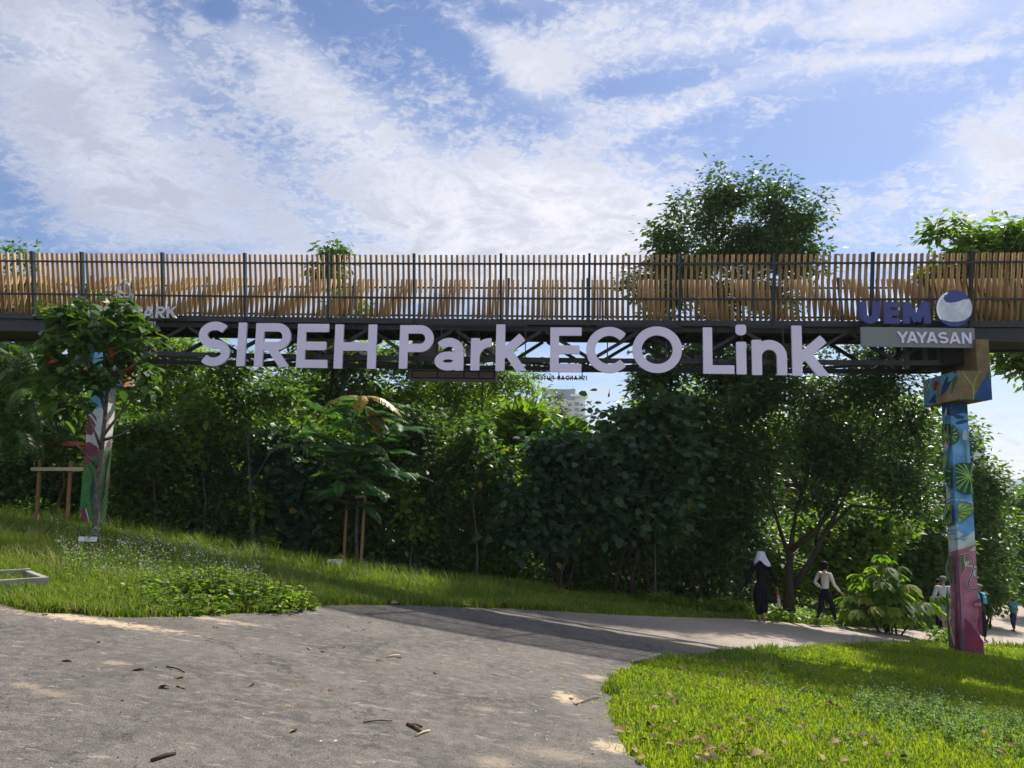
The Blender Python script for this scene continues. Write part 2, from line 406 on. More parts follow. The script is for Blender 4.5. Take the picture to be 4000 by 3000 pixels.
# lighter gravelly track further down the slope
far_ = t.ss(t.math('ADD', s_.outputs[0], t.math('MULTIPLY', s_.outputs[1], .75)), 10.0, 17)
base = t.mix(t.math('MULTIPLY', far_, .8), base, t.mix(t.ss(clump, .3, .7), (.34, .285, .235), (.46, .39, .32)))
t.l.new(base, b.inputs['Base Color']); b.inputs['Roughness'].default_value = .85
# a fine crack / old joint
bn = t.new('ShaderNodeBump'); bn.inputs['Strength'].default_value = 1.0; bn.inputs['Distance'].default_value = .012
hh = t.math('ADD', t.math('MULTIPLY', grain, .9), t.math('MULTIPLY', clump, .8))
t.l.new(hh, bn.inputs['Height']); t.l.new(bn.outputs[0], b.inputs['Normal'])
me.materials.append(m)
road = link('path', me); tag(road, 'worn grey asphalt path with sandy patches curving down to the right', 'path', kind='structure')

# distant blue hills low on the horizon
mb = MB(); N = 60
prof = []
for i in range(N + 1):
    x = -600 + 3200 * i / N; y = 2600
    prof.append((x, y, -8, 38 + 14 * mnoise.noise(Vector((x / 300, 0, 3))) + 8 * mnoise.noise(Vector((x / 90, 1, 3)))))
for i in range(N):
    a, b_ = prof[i], prof[i + 1]
    mb.face([(a[0], a[1], a[2]), (b_[0], b_[1], b_[2]), (b_[0], b_[1] + 150, b_[3]), (a[0], a[1] + 150, a[3])])
    mb.face([(a[0], a[1] + 150, a[3]), (b_[0], b_[1] + 150, b_[3]), (b_[0], b_[1] + 700, b_[2]), (a[0], a[1] + 700, a[2])])
h = mb.build('hills', pbr('far_hill', (.10, .16, .24), .9, .0)); tag(h, 'low blue hills on the far horizon', 'hills', kind='structure')  # blue of distant haze put into the base colour

# ------------------------------------------------------------------ bridge frame
A0 = P(130, 1226, 17.67)[:2]; B0 = P(3800, 1255, 16.0)[:2]
uv = (B0 - A0) / np.linalg.norm(B0 - A0); vv_ = np.array([-uv[1], uv[0]])
def BP(s, v, z): q = A0 + uv * s + vv_ * v; return (q[0], q[1], z)
def onp(px, py, v=0.0):
    """(s, z) where the ray through a picture point meets the vertical plane v of the bridge"""
    d = ray(px, py); nrm = np.array([vv_[0], vv_[1], 0]); o = np.array([*(A0 + vv_ * v), 0])
    tt = (nrm @ (o - EYE)) / (nrm @ d); p = EYE + d * tt
    return float((p[:2] - A0) @ uv), float(p[2])
def fit(pl, v, deg=2):
    q = [onp(x, y, v) for x, y in pl]; c = np.polyfit([a for a, _ in q], [b for _, b in q], deg)
    return lambda s: float(np.polyval(c, min(max(s, -2), 23)))
zdeck = fit([(130, 1226), (640, 1229), (960, 1236), (1300, 1240), (1650, 1245), (2300, 1251), (2650, 1251), (3000, 1251), (3370, 1253), (3950, 1256)], 0)
CANT = 0.28
ztop = fit([(130, 992), (640, 990), (960, 991), (1300, 996), (1620, 1000), (2000, 1001), (2300, 999), (2650, 996), (3000, 992), (3370, 990), (3950, 989)], -CANT)
zchord = fit([(720, 1381), (1000, 1390), (1500, 1397), (2500, 1407), (3300, 1415)], .05)
W = 1.55
S0, S1 = onp(-900, 1240)[0], onp(4900, 1255)[0]
s_end_l, s_end_r = onp(240, 1300)[0], onp(3790, 1300)[0]
steel = pbr('dark_steel', (.010, .011, .014), .5, .4, vary=.4, vscale=6, col2=(.018, .019, .022))
steel2 = pbr('deck_soffit', (.012, .012, .013), .7, .25, vary=.4, vscale=3, col2=(.022, .020, .018))
def woodmat():
    m = bpy.data.materials.new('composite_timber'); m.use_nodes = True; t = NT(m.node_tree); b = t.n['Principled BSDF']
    co = t.new('ShaderNodeTexCoord').outputs['Object']
    at = t.new('ShaderNodeAttribute', attribute_name='var', attribute_type='GEOMETRY').outputs['Fac']
    g = t.noise(t.mapping(co, scale=(30, 30, 1.5)), 2, 4, .6)
    c = t.mix(at, (.20, .112, .045), (.42, .265, .12)); c = t.mix(t.ss(g, .35, .7, 0, .5), c, (.17, .10, .055))
    t.l.new(c, b.inputs['Base Color']); b.inputs['Roughness'].default_value = .7; b.inputs['Specular IOR Level'].default_value = .25
    return m
timber = woodmat()
bridge = empty('footbridge', BP(11, .7, zdeck(11)), 'long dark steel truss footbridge with brown slatted railings above the path', 'footbridge')
posts_px = [-420, -180, 140, 330, 643, 963, 1287, 1620, 1957, 2300, 2652, 3018, 3398, 3782, 4180, 4600]
ps = [onp(x, 1235)[0] for x in posts_px]
# extrapolate evenly outside the picture
ps[0] = ps[3] - 3 * 1.9; ps[1] = ps[3] - 2 * 1.9; ps[14] = ps[13] + 1.95; ps[15] = ps[13] + 3.9
ps = [ps[0] - 3.8, ps[0] - 1.9] + ps + [ps[15] + 1.95, ps[15] + 3.9]; S0, S1 = ps[0], ps[-1]
prs = random.Random(11)
def slat_panel(s0, s1, side, n):
    """a bay of upright slats, canted outwards; side 0 = facing the lawn, 1 = far side"""
    Vs, Fs, Va = [], [], []
    for i in range(n):
        s = s0 + (s1 - s0) * (i + 1) / (n + 1)
        zb, zt = zdeck(s) + .02, ztop(s)
        vb, vt = (0.0, -CANT) if side == 0 else (W, W + CANT)
        wd, dp = .0245, .034                       # half width, half depth
        tw = prs.uniform(-.12, .12)
        b = len(Vs)
        for (v, z) in ((vb, zb), (vt, zt)):
            for (a, d) in ((-1, -1), (1, -1), (1, 1), (-1, 1)):
                q = (s + a * wd * math.cos(tw) - d * dp * math.sin(tw), v + d * dp * math.cos(tw) + a * wd * math.sin(tw), z)
                Vs.append(BP(*q))
        for q in ((3, 2, 1, 0), (4, 5, 6, 7), (0, 1, 5, 4), (1, 2, 6, 5), (2, 3, 7, 6), (3, 0, 4, 7)): Fs.append([b + k for k in q])
        Va += [prs.random()] * 6
    return np_mesh('slat_panel', Vs, Fs, timber, bridge, var=Va)
for side in (0, 1):
    for i in range(len(ps) - 1):
        n = max(4, min(15, int((ps[i + 1] - ps[i]) / .118) - 1)) if ps[i + 1] - ps[i] < 1.7 else 15
        slat_panel(ps[i], ps[i + 1], side, n)
    sgn = -1 if side == 0 else 1; v0 = 0.0 if side == 0 else W
    for s in ps:
        mb = MB(); off = sgn * .055
        mb.bar(BP(s, v0 + off * .4, zdeck(s) - .16), BP(s, v0 + sgn * CANT + off * .4, ztop(s) + .035), .052, .10, up=(vv_[0], vv_[1], 0))
        mb.build('railing_post', steel, bridge)
    H = lambda s: ztop(s) - zdeck(s)
    for fr in (0.855, 0.315):
        mb = MB()
        for i in range(len(ps) - 1):
            p = []
            for s in (ps[i], ps[i + 1]):
                z = zdeck(s) + H(s) * fr; v = v0 + sgn * (CANT * fr + .062)
                p.append(Vector(BP(s, v, z)))
            mb.bar(p[0], p[1], .030, .042)
        mb.build('rail', steel, bridge)
# deck edge beams, deck and joists
def strip(name, v0, v1, dz0, dz1, s0=S0, s1=S1, mat=steel, fz=zdeck, n=30, mb=None, bld=True):
    mb = mb or MB()
    for i in range(n):
        a, c = s0 + (s1 - s0) * i / n, s0 + (s1 - s0) * (i + 1) / n
        mb.hexa([BP(a, v0, fz(a) + dz0), BP(c, v0, fz(c) + dz0), BP(c, v1, fz(c) + dz0), BP(a, v1, fz(a) + dz0),
                 BP(a, v0, fz(a) + dz1), BP(c, v0, fz(c) + dz1), BP(c, v1, fz(c) + dz1), BP(a, v1, fz(a) + dz1)])
    return mb.build(name, mat, bridge) if bld else mb
strip('edge_beam', -.06, .08, -.135, -.012); strip('edge_beam', W - .08, W + .06, -.135, -.012)
mb = strip('deck', .085, W - .085, -.06, -.02, mat=steel2, bld=False)
s = S0
while s < S1:
    z = zdeck(s); mb.box(s, s + .06, .087, W - .087, z - .135, z - .063, T=BP); s += .48
mb.build('deck', steel2, bridge)
# top chords and soffit stringers of the truss
TV0, TV1 = .12, W - .12
for v in (TV0, TV1):
    strip('top_chord', v - .05, v + .05, -.245, -.138, s_end_l, s_end_r)
    strip('bottom_chord', v - .05, v + .05, -.05, .05, s_end_l + .25, s_end_r - .2, fz=zchord)
s = s_end_l
while s < s_end_r:
    z = zdeck(s); mb = MB(); mb.box(s, s + .08, TV0 + .053, TV1 - .053, z - .235, z - .150, T=BP); mb.build('cross_beam', steel2, bridge); s += .96
tops = [380, 732, 1097, 1445, 1775, 2122, 2502, 2905, 3312, 3680]
ts = [onp(x, 1280, TV0)[0] for x in tops]
for v in (TV0, TV1):
    for i in range(len(ts) - 1):
        bm_ = (ts[i] + ts[i + 1]) / 2
        for (sa, sb) in ((ts[i], bm_), (bm_, ts[i + 1])):
            za = zdeck(sa) - .25 if sa in ts else zchord(sa) + .052
            zb = zdeck(sb) - .25 if sb in ts else zchord(sb) + .052
            sh = .05 if sb == bm_ else -.05
            mb = MB(); mb.bar(BP(sa + (.05 if sa in ts else .05), v, za), BP(sb - .05, v, zb), .07, .085, up=(vv_[0], vv_[1], 0)); mb.build('diagonal_brace', steel, bridge)
# horizontal bracing between the bottom chords
for i in range(len(ts) - 1):
    a = (ts[i] + ts[i + 1]) / 2 if i == 0 else (ts[i - 1] + ts[i]) / 2; c = (ts[i] + ts[i + 1]) / 2
    if i:
        f, g = (TV0 + .06, TV1 - .06) if i % 2 else (TV1 - .06, TV0 + .06)
        mb = MB(); mb.bar(BP(a + .05, f, zchord(a)), BP(c - .05, g, zchord(c)), .06, .06); mb.build('bottom_brace', steel, bridge)
# end verticals
for px in (3540, 3611, 3668):
    s = onp(px, 1380, TV0)[0]
    for v in (TV0, TV1):
        mb = MB(); mb.bar(BP(s, v, zchord(s) + .052), BP(s, v, zdeck(s) - .247), .09, .09, up=(vv_[0], vv_[1], 0)); mb.build('end_vertical', steel, bridge)
# end diaphragm boxes over the bearings
s = onp(3680, 1380, 0)[0]; s2 = onp(3800, 1380, 0)[0]
mb = MB(); mb.box(s + .02, s2 - .03, .0, W, zchord(s) - .02, zdeck(s) - .25, T=BP); mb.build('end_diaphragm', steel2, bridge)
sl = onp(262, 1380, 0)[0]
mb = MB(); mb.box(sl, sl + .65, .0, W, zchord(sl) - .02, zdeck(sl) - .25, T=BP); mb.build('end_diaphragm', steel2, bridge)
# approach spans: plain plate girders with soffit
for (a, c) in ((S0, sl - .05), (s2 + .03, S1)):
    for v in (.0, W - .1):
        strip('approach_girder', v, v + .1, -.42, -.137, a, c, n=8)
    strip('approach_soffit', .105, W - .105, -.36, -.2, a, c, mat=steel2, n=8)
# a small bracket/lamp box under the truss
s, z = onp(1490, 1412, TV1); 
mb = MB(); mb.bar(BP(s - .25, TV0 + .3, z + .06), BP(s + .08, TV0 + .3, z - .06), .10, .07)
mb.build('floodlight', pbr('grey_paint', (.42, .42, .44), .5), bridge)

# ------------------------------------------------------------------ lettering: outlines from strokes, cut as solid plates
def poly_d(px_, py_, pts_):
    """distance to a polyline and whether the nearest point is past a butt end"""
    best = np.full(px_.shape, 9.0); bad = np.zeros(px_.shape, bool)
    n = len(pts_)
    for i in range(n - 1):
        a = np.array(pts_[i]); b = np.array(pts_[i + 1]); d = b - a; L2 = d @ d
        if L2 < 1e-12: continue
        tt = ((px_ - a[0]) * d[0] + (py_ - a[1]) * d[1]) / L2; tc_ = np.clip(tt, 0, 1)
        q = np.hypot(px_ - a[0] - d[0] * tc_, py_ - a[1] - d[1] * tc_)
        be = ((tt < 0) & (i == 0)) | ((tt > 1) & (i == n - 2))
        up = q < best; best = np.where(up, q, best); bad = np.where(up, be, bad)
    return best, bad
def arc(cx, cy, rx, ry, a0, a1, n=28): return [(cx + rx * math.cos(R(a0 + (a1 - a0) * i / n)), cy + ry * math.sin(R(a0 + (a1 - a0) * i / n))) for i in range(n + 1)]
def glyph(ch, w, t):
    """strokes of a letter in a box w wide and 1 high (x height .70), stroke t"""
    h = t / 2; L = []
    S = lambda *p: L.append((list(p), t))
    xh = .70
    if ch == 'I': S((w / 2, 0), (w / 2, 1))
    elif ch == 'E': S((h, 0), (h, 1)); S((h, h * .92), (w, h * .92)); S((h, 1 - h * .92), (w, 1 - h * .92)); S((h, .5), (w * .93, .5))
    elif ch == 'H': S((h, 0), (h, 1)); S((w - h, 0), (w - h, 1)); S((h, .5), (w - h, .5))
    elif ch == 'L': S((h, 0), (h, 1)); S((h, h * .92), (w, h * .92))
    elif ch == 'T': S((w / 2, 0), (w / 2, 1)); S((0, 1 - h), (w, 1 - h))
    elif ch in 'PR':
        S((h, 0), (h, 1)); r = .5 * (.62 - t) + 0; cy = 1 - h - r; cxx = w - h - r
        S((h, 1 - h), (cxx, 1 - h), *arc(cxx, cy, r, r, 90, -90), (h, 1 - h - 2 * r))
        if ch == 'R': S((w * .42, 1 - h - 2 * r), (w - h * .9, -.04))
    elif ch == 'D':
        rr = min(w - t, .5 - h); S((h, 0), (h, 1)); S((h, 1 - h), (w - h - rr, 1 - h), *arc(w - h - rr, .5, rr, .5 - h, 90, -90), (h, h))
    elif ch == 'O': S(*arc(w / 2, .5, w / 2 - h, .5 - h, 0, 360, 48))
    elif ch == 'C': S(*arc(w * .53, .5, w * .53 - h, .5 - h, 44, 316, 44))
    elif ch == 'S':
        r1 = (1 - t) / 4
        S(*(arc(w / 2, 1 - h - r1, w / 2 - h, r1, 38, 262, 26) + arc(w / 2, h + r1, w / 2 - h, r1, 82, -142, 26)))
    elif ch == 'U': rr = w / 2 - h; S((h, 1), (h, rr + h), *arc(w / 2, rr + h, rr, rr, 180, 360), (w - h, 1))
    elif ch == 'N': S((h, 0), (h, 1)); S((w - h, 0), (w - h, 1)); S((h * .9, 1.02), (w - h * .9, -.02))
    elif ch == 'M': S((h, 0), (h * 1.2, 1)); S((w - h, 0), (w - h * 1.2, 1)); S((h * 1.1, 1.02), (w / 2, .12)); S((w - h * 1.1, 1.02), (w / 2, .12))
    elif ch == 'A': S((h * .95, -.03), (w / 2, 1.03)); S((w - h * .95, -.03), (w / 2, 1.03)); S((w * .22, .28), (w * .78, .28))
    elif ch == 'Y': S((w / 2, 0), (w / 2, .45)); S((h * .9, 1.03), (w / 2, .42)); S((w - h * .9, 1.03), (w / 2, .42))
    elif ch == 'K': S((h, 0), (h, 1)); S((h, .38), (w - h, 1.04)); S((w * .38, .58), (w - h * .9, -.04))
    elif ch == 'k': S((h, 0), (h, 1)); S((h * 1.0, .30), (w - h * 1.2, xh + .03)); S((w * .36, .44), (w - h * 1.0, -.04))
    elif ch == 'i': S((w / 2, 0), (w / 2, xh - .05)); L.append((arc(w / 2, 1 - h * 1.0, .012, .012, 0, 360, 6), t * 1.14))
    elif ch == 'n': rr = w / 2 - h; S((h, 0), (h, xh)); S(*arc(w / 2, xh - h - rr * .98, rr, rr * .98, 180, 0), (w - h, 0))
    elif ch == 'r': S((h, 0), (h, xh)); S(*arc(w * .95, xh * .38, w * .95 - h, xh * .62 - h * .95, 170, 84))
    elif ch == 'a':
        S((w - h, 0), (w - h, xh * .60)); S(*arc(w * .5, xh * .62, w / 2 - h, xh * .38 - h * .9, 0, 148, 26))
        L.append((arc(w * .47, .205, w * .47 - h * .88, .205 - h * .86, 0, 360, 36), t * .88))
    return L
def cut_plate(mb, strokes, w, hgt, T, d0, d1, t_unit=1.0, n=64, mi=0, x0=0.0, x1=None):
    """march the union of strokes into a plate; T(x, y, depth) -> world"""
    x1 = w if x1 is None else x1
    k = max(6, int(n * (x1 - x0))); xs = np.linspace(x0 - .012, x1 + .012, k + 1); ys = np.linspace(-.012, 1.012, n + 1)
    X, Y = np.meshgrid(xs, ys); F_ = np.full(X.shape, -9.0)
    for pts_, wd in strokes:
        d, bad = poly_d(X, Y, pts_); closed = np.hypot(pts_[0][0] - pts_[-1][0], pts_[0][1] - pts_[-1][1]) < 1e-6
        val = wd / 2 - d
        if not closed: val = np.where(bad, np.minimum(val, -.004), val)
        F_ = np.maximum(F_, val)
    F_ = np.minimum(F_, np.minimum(np.minimum(X - x0, x1 - X), np.minimum(Y, 1 - Y)))
    F_ = np.where(np.abs(F_) < 1e-5, -1e-5, F_)
    for j in range(n):
        for i in range(k):
            q = [(i, j), (i + 1, j), (i + 1, j + 1), (i, j + 1)]; v = [F_[b, a] for a, b in q]
            if max(v) <= 0: continue
            poly = []; cr = []
            for e in range(4):
                (a, b), (c, d) = q[e], q[(e + 1) % 4]; va, vb = v[e], v[(e + 1) % 4]
                if va > 0: poly.append((xs[a], ys[b]))
                if (va > 0) != (vb > 0):
                    f = va / (va - vb); p = (xs[a] + (xs[c] - xs[a]) * f, ys[b] + (ys[d] - ys[b]) * f); poly.append(p); cr.append((p, va > 0))
            if len(poly) >= 3:
                mb.face([T(p[0], p[1], d0) for p in poly], mi); mb.face([T(p[0], p[1], d1) for p in poly[::-1]], mi)
            if len(cr) == 2:
                (p, o1), (r2, _) = cr
                a, b = (p, r2) if o1 else (r2, p)
                mb.face([T(b[0], b[1], d0), T(a[0], a[1], d0), T(a[0], a[1], d1), T(b[0], b[1], d1)], mi)
def letter(name, ch, box, v, depth, tfrac, mat, parent, n=64, mirror=False, lean=0.0):
    """letter ch fills the picture box (x0, x1, y0, y1) on bridge plane v"""
    x0, x1, y0, y1 = box
    sa, za = onp(x0, y1, v); sb, _ = onp(x1, y1, v); _, zt = onp((x0 + x1) / 2, y0, v); _, za = onp((x0 + x1) / 2, y1, v)
    Hh = zt - za; w = (sb - sa) / Hh
    def T(x, y, d):
        xx = (w - x) if mirror else x
        return BP(sa + xx * Hh, d, za + y * Hh)
    mb = MB(); cut_plate(mb, glyph(ch, w, tfrac), w, Hh, T, v, v + depth, n=n)
    return mb.build(name, mat, parent)
white_sign = pbr('white_acrylic', (.68, .61, .79), .45, .4, vary=.05, vscale=2)
sign = empty('bridge_name_sign', BP(*[onp(2000, 1360)[0], -.2, 4.2]), 'big white cut-out letters reading SIREH Park ECO Link along the bridge truss', 'sign')
LT = [('S', 768, 893, 1256, 1430), ('I', 919, 957, 1260, 1430), ('R', 991, 1129, 1262, 1433), ('E', 1155, 1277, 1265, 1437), ('H', 1302, 1466, 1267, 1440),
      ('P', 1557, 1690, 1270, 1440), ('a', 1696, 1809, 1268, 1447), ('r', 1837, 1918, 1268, 1447), ('k', 1935, 2059, 1267, 1449),
      ('E', 2148, 2271, 1279, 1453), ('C', 2289, 2461, 1277, 1457), ('O', 2471, 2665, 1275, 1457), ('L', 2748, 2869, 1279, 1460), ('i', 2877, 2918, 1268, 1462),
      ('n', 2939, 3076, 1270, 1465), ('k', 3097, 3244, 1272, 1468)]
for ch, x0, x1, y0, y1 in LT:
    tf = .192
    letter('letter', ch, (x0, x1, y0, y1), -.20, .06, tf, white_sign, sign, n=60)
# hidden brackets carrying the letters
mb = MB()
for px in (860, 1220, 1385, 1620, 1990, 2210, 2560, 2800, 3140):
    for dz in (-.2, -.9):
        s = onp(px, 1300)[0]; z = zdeck(s) + dz
        mb.bar(BP(s, -.14, z), BP(s, .08, z + (0 if dz > -.5 else 0)), .03, .03)
mb.build('bracket', steel, sign)
mb = MB()
for (xa, xb, y) in ((1640, 2060, 1278), (2330, 2660, 1283), (2850, 3090, 1286)):
    a, c = onp(xa, y)[0], onp(xb, y)[0]; mb.bar(BP(a, -.12, zdeck(a) - .17), BP(c, -.12, zdeck(c) - .17), .025, .025)
for px in (1690, 1728, 1797, 2055, 2372, 2600, 2893, 3052):
    s = onp(px, 1300)[0]; mb.bar(BP(s, -.12, zdeck(s) - .16), BP(s, -.12, zchord(s)), .022, .022)
mb.build('support_frame', steel, sign)

# sponsor sign on the right
blue = pbr('navy_sign_blue', (.022, .035, .20), .4, .5); greyb = pbr('grey_board', (.17, .185, .20), .5, .4); silver = pbr('silver_paint', (.52, .54, .62), .4, .5)
uem = empty('sponsor_letter_sign', BP(onp(3500, 1230)[0], -.42, 5.3), 'dark blue letters reading UEM beside a blue and silver ball emblem on the railing', 'sign')
for ch, x0, x1, tf in (('U', 3359, 3439, .33), ('E', 3454, 3517, .27), ('M', 3527, 3637, .30)):
    letter('letter', ch, (x0, x1, 1179, 1264), -.42, .05, tf, blue, uem, n=48)
rs = random.Random(2)
def disc_poly(cx, cy, r, v, n=56, sq=1.0): return [(cx + r * math.cos(2 * math.pi * i / n), cy + r * sq * math.sin(2 * math.pi * i / n)) for i in range(n)]
def px_poly(mb, pts_, v, mi): mb.face([BP(*(lambda q: (q[0], v, q[1]))(onp(x, y, v))) for x, y in pts_][::-1], mi)
mb = MB()
C = (3728, 1204); r = 71
ring = disc_poly(*C, r, 0)
back = [BP(q[0], -.36, q[1]) for q in [onp(x, y, -.42) for x, y in ring]]; front = [BP(q[0], -.42, q[1]) for q in [onp(x, y, -.42) for x, y in ring]]
mb.face(front[::-1], 0); mb.face(back, 0)
for i in range(len(ring)): mb.face([front[i], front[(i + 1) % len(ring)], back[(i + 1) % len(ring)], back[i]], 0)
# silver band sweeping over the blue ball
def circ(a, rr=r - 2): return (C[0] + rr * math.cos(R(a)), C[1] + rr * math.sin(R(a)))
band = [circ(a) for a in range(-32, 26, 4)] + [(3770, 1250), (3740, 1257), (3710, 1256), (3680, 1249)] + [circ(a) for a in range(142, 246, 6)] + [(3700, 1141), (3688, 1152), (3686, 1168), (3695, 1180), (3715, 1183), (3740, 1179), (3765, 1170)]
px_poly(mb, band, -.424, 1)
edge = [circ(a, r - 1) for a in range(140, 250, 6)] + [circ(a, r - 9 - 3 * math.sin(a * .5)) for a in range(246, 140, -6)]
px_poly(mb, edge, -.427, 2)
for dy_, l in ((0, 0), (13, 8), (26, 18), (39, 30)):
    pl = []; pr = []
    for i in range(9):
        f = i / 8; x = 3775 + f * 22 - l; y = 1180 + dy_ - f * 22 + 6 * f * f
        if math.hypot(x - C[0], y - C[1]) < r - 2: pl.append((x, y)); pr.append((x, y + 2.4 * f + .3))
    if len(pl) > 2: px_poly(mb, pl + pr[::-1], -.428, 2)
mb.build('ball_emblem', [blue, pbr('silver_band', (.42, .45, .58), .35, .5, vary=.35, vscale=5, col2=(.62, .64, .72)), pbr('white_line', (.8, .8, .84), .4)], uem)
mb = MB()
for px in (3380, 3480, 3600, 3730):
    s, _ = onp(px, 1270, -.3); mb.bar(BP(s, -.36, zdeck(s) - .10), BP(s, -.05, zdeck(s) - .08), .04, .04); mb.bar(BP(s, -.37, zdeck(s) - .22), BP(s, -.37, zdeck(s) + .2), .03, .03)
mb.build('bracket', steel, uem)
board = empty('sponsor_board', BP(onp(3580, 1318)[0], -.42, 4.8), 'grey board with white letters reading YAYASAN at the bridge end', 'sign')
mb = MB(); sa, zt_ = onp(3362, 1277, -.40); sb, zt2 = onp(3806, 1282, -.40); _, zb_ = onp(3364, 1353, -.40); _, zb2 = onp(3807, 1359, -.40)
mb.hexa([BP(sa, -.40, zb_), BP(sb, -.40, zb2), BP(sb, -.34, zb2), BP(sa, -.34, zb_), BP(sa, -.40, zt_), BP(sb, -.40, zt2), BP(sb, -.34, zt2), BP(sa, -.34, zt_)])
mb.build('board', greyb, board)
xs_ = [3505, 3547, 3577, 3619, 3668, 3708, 3758, 3798]
for ch, x0, x1 in (('Y', 3505, 3550), ('A', 3543, 3587), ('Y', 3580, 3625), ('A', 3620, 3664), ('S', 3667, 3706), ('A', 3709, 3754), ('N', 3759, 3797)):
    dy = (x0 - 3505) / 293 * 4
    letter('letter', ch, (x0, x1, 1295 + dy, 1339 + dy), -.425, .02, .20 if ch != 'S' else .19, white_sign, board, n=36)

# park name sign on the left, partly behind the planted tree
psign = empty('park_name_sign', BP(onp(490, 1220)[0], -.40, 5.3), 'grey-white letters reading SIREH PARK with a leaf emblem behind the planted tree', 'sign')
def word(txt, x0, x1, y0, y1, v, depth, tf, mat, parent, gap=.18, n=30, slope=0.0, mirror=False, name='letter'):
    rel = {'I': .30, 'M': 1.15, 'N': .95, 'A': 1.0, 'K': .9, 'D': .9, 'U': .9, 'H': .92, 'R': .82, 'P': .76, 'S': .76, 'E': .7, 'T': .8, 'Y': .95, ' ': .45}
    ws = [rel[c_] for c_ in txt]; tot = sum(ws) + gap * (len(txt) - 1); k = (x1 - x0) / tot; x = 0.0
    for c_, w in zip(txt, ws):
        if c_ != ' ':
            a = x0 + x * k; b = a + w * k
            if mirror: a, b = x1 - (x + w) * k, x1 - x * k
            dy = slope * (a - x0); letter(name, c_, (a, b, y0 + dy, y1 + dy), v, depth, tf, mat, parent, n=n, mirror=mirror)
        x += w + gap
pale = pbr('weathered_white_letter', (.50, .49, .52), .5)
word('SIREH PARK', 298, 688, 1197, 1242, -.40, .05, .20, pale, psign, n=36)
word('ISKANDAR PUTERI', 372, 606, 1255, 1271, -.30, .03, .20, pale, psign, gap=.25, n=20)
def ribbon(mb, pts_px, wpx, v, dth, mi=0):
    q = [onp(x, y, v) for x, y in pts_px]; k = wpx * 17 / 3000 / 2
    for i in range(len(q) - 1):
        mb.bar(BP(q[i][0], v, q[i][1]), BP(q[i + 1][0], v, q[i + 1][1]), k * 2, dth, up=(vv_[0], vv_[1], 0), mi=mi)
mb = MB()
def leafloop(cx, cy, L, Wd, ang, n=12):
    o = []
    for side in (1, -1):
        for i in range(n + 1):
            f = i / n if side == 1 else 1 - i / n
            x = side * Wd * math.sin(math.pi * f) ** .9; y = -L * f; a = R(ang)
            o.append((cx + x * math.cos(a) - y * math.sin(a), cy + x * math.sin(a) + y * math.cos(a)))
    return o
for (L, Wd, an) in ((92, 24, 0), (48, 10, -48), (48, 10, 48), (34, 8, -75), (34, 8, 75)):
    ribbon(mb, leafloop(486, 1183, L, Wd, an), 4.5, -.40, .03)
ribbon(mb, [(486, 1185), (487, 1150), (486, 1110)], 4, -.40, .03); ribbon(mb, [(486, 1183), (490, 1200)], 6, -.40, .03)
mb.build('leaf_emblem', pale, psign)
mb = MB()
for px in (320, 430, 540, 660):
    s, _ = onp(px, 1270, -.3); mb.bar(BP(s, -.36, zdeck(s) - .05), BP(s, .0, zdeck(s) - .06), .04, .04)
mb.build('bracket', steel, psign)

# signs on the far side of the bridge, seen from behind
mauve = pbr('sign_back_mauve', (.26, .20, .25), .6, .3); RV = W + .40
rs1 = empty('far_sponsor_sign', BP(onp(1770, 1468)[0], RV, 3.8), 'back of a mauve-grey board and disc hung on the far side of the bridge', 'sign')
mb = MB()
def plate(mb, x0, x1, y0, y1, v, d, mi=0, s=1.0):
    sa, za = onp(x0, y1, v); sb, zb = onp(x1, y1 + 4, v); _, zc_ = onp(x0, y0, v); _, zd = onp(x1, y0 + 4, v)
    mb.hexa([BP(sa, v, za), BP(sb, v, zb), BP(sb, v + d, zb), BP(sa, v + d, za), BP(sa, v, zc_), BP(sb, v, zd), BP(sb, v + d, zd), BP(sa, v + d, zc_)], mi)
plate(mb, 1599, 1940, 1442, 1489, RV, .05); mb.build('board', mauve, rs1)
mb = MB()
for (a, b_, c_, d_) in ((1607, 1932, 1445, 1449), (1607, 1932, 1473, 1477), (1607, 1611, 1449, 1473), (1706, 1710, 1449, 1473), (1810, 1814, 1449, 1474), (1868, 1872, 1449, 1474), (1928, 1932, 1449, 1474)):
    plate(mb, a, b_, c_, d_, RV - .035, .03)
mb.build('support_frame', steel, rs1)
mb = MB(); ring = disc_poly(1661, 1352, 53, 0, 40)
fr_ = [BP(q[0], RV, q[1]) for q in [onp(x, y, RV) for x, y in ring]]; bk_ = [BP(q[0], RV + .05, q[1]) for q in [onp(x, y, RV) for x, y in ring]]
mb.face(fr_[::-1]); mb.face(bk_)
for i in range(40): mb.face([fr_[i], fr_[(i + 1) % 40], bk_[(i + 1) % 40], bk_[i]])
mb.build('disc', mauve, rs1)
word('UEM', 1735, 1925, 1350, 1410, RV, .05, .32, mauve, rs1, n=36, mirror=True)
mb = MB()
for px in (1620, 1708, 1812, 1870, 1930):
    s, _ = onp(px, 1400, RV); z0 = onp(px, 1446, RV)[1]; mb.bar(BP(s, RV - .05, z0), BP(s, RV - .05, zdeck(s) - .1), .03, .03)
mb.build('hanger', steel, rs1)
rs2 = empty('far_park_sign', BP(onp(2190, 1478)[0], RV, 3.8), 'dark mirrored letters reading ISKANDAR PUTERI hung below the far side of the bridge', 'sign')
dk = pbr('dark_letter_back', (.045, .04, .05), .6)
word('ISKANDAR PUTERI', 2087, 2293, 1467, 1485, RV, .03, .19, dk, rs2, gap=.25, n=26, mirror=True)
word('SIREH PARK', 2040, 2375, 1412, 1450, RV, .05, .22, dk, rs2, n=30, mirror=True)
mb = MB()
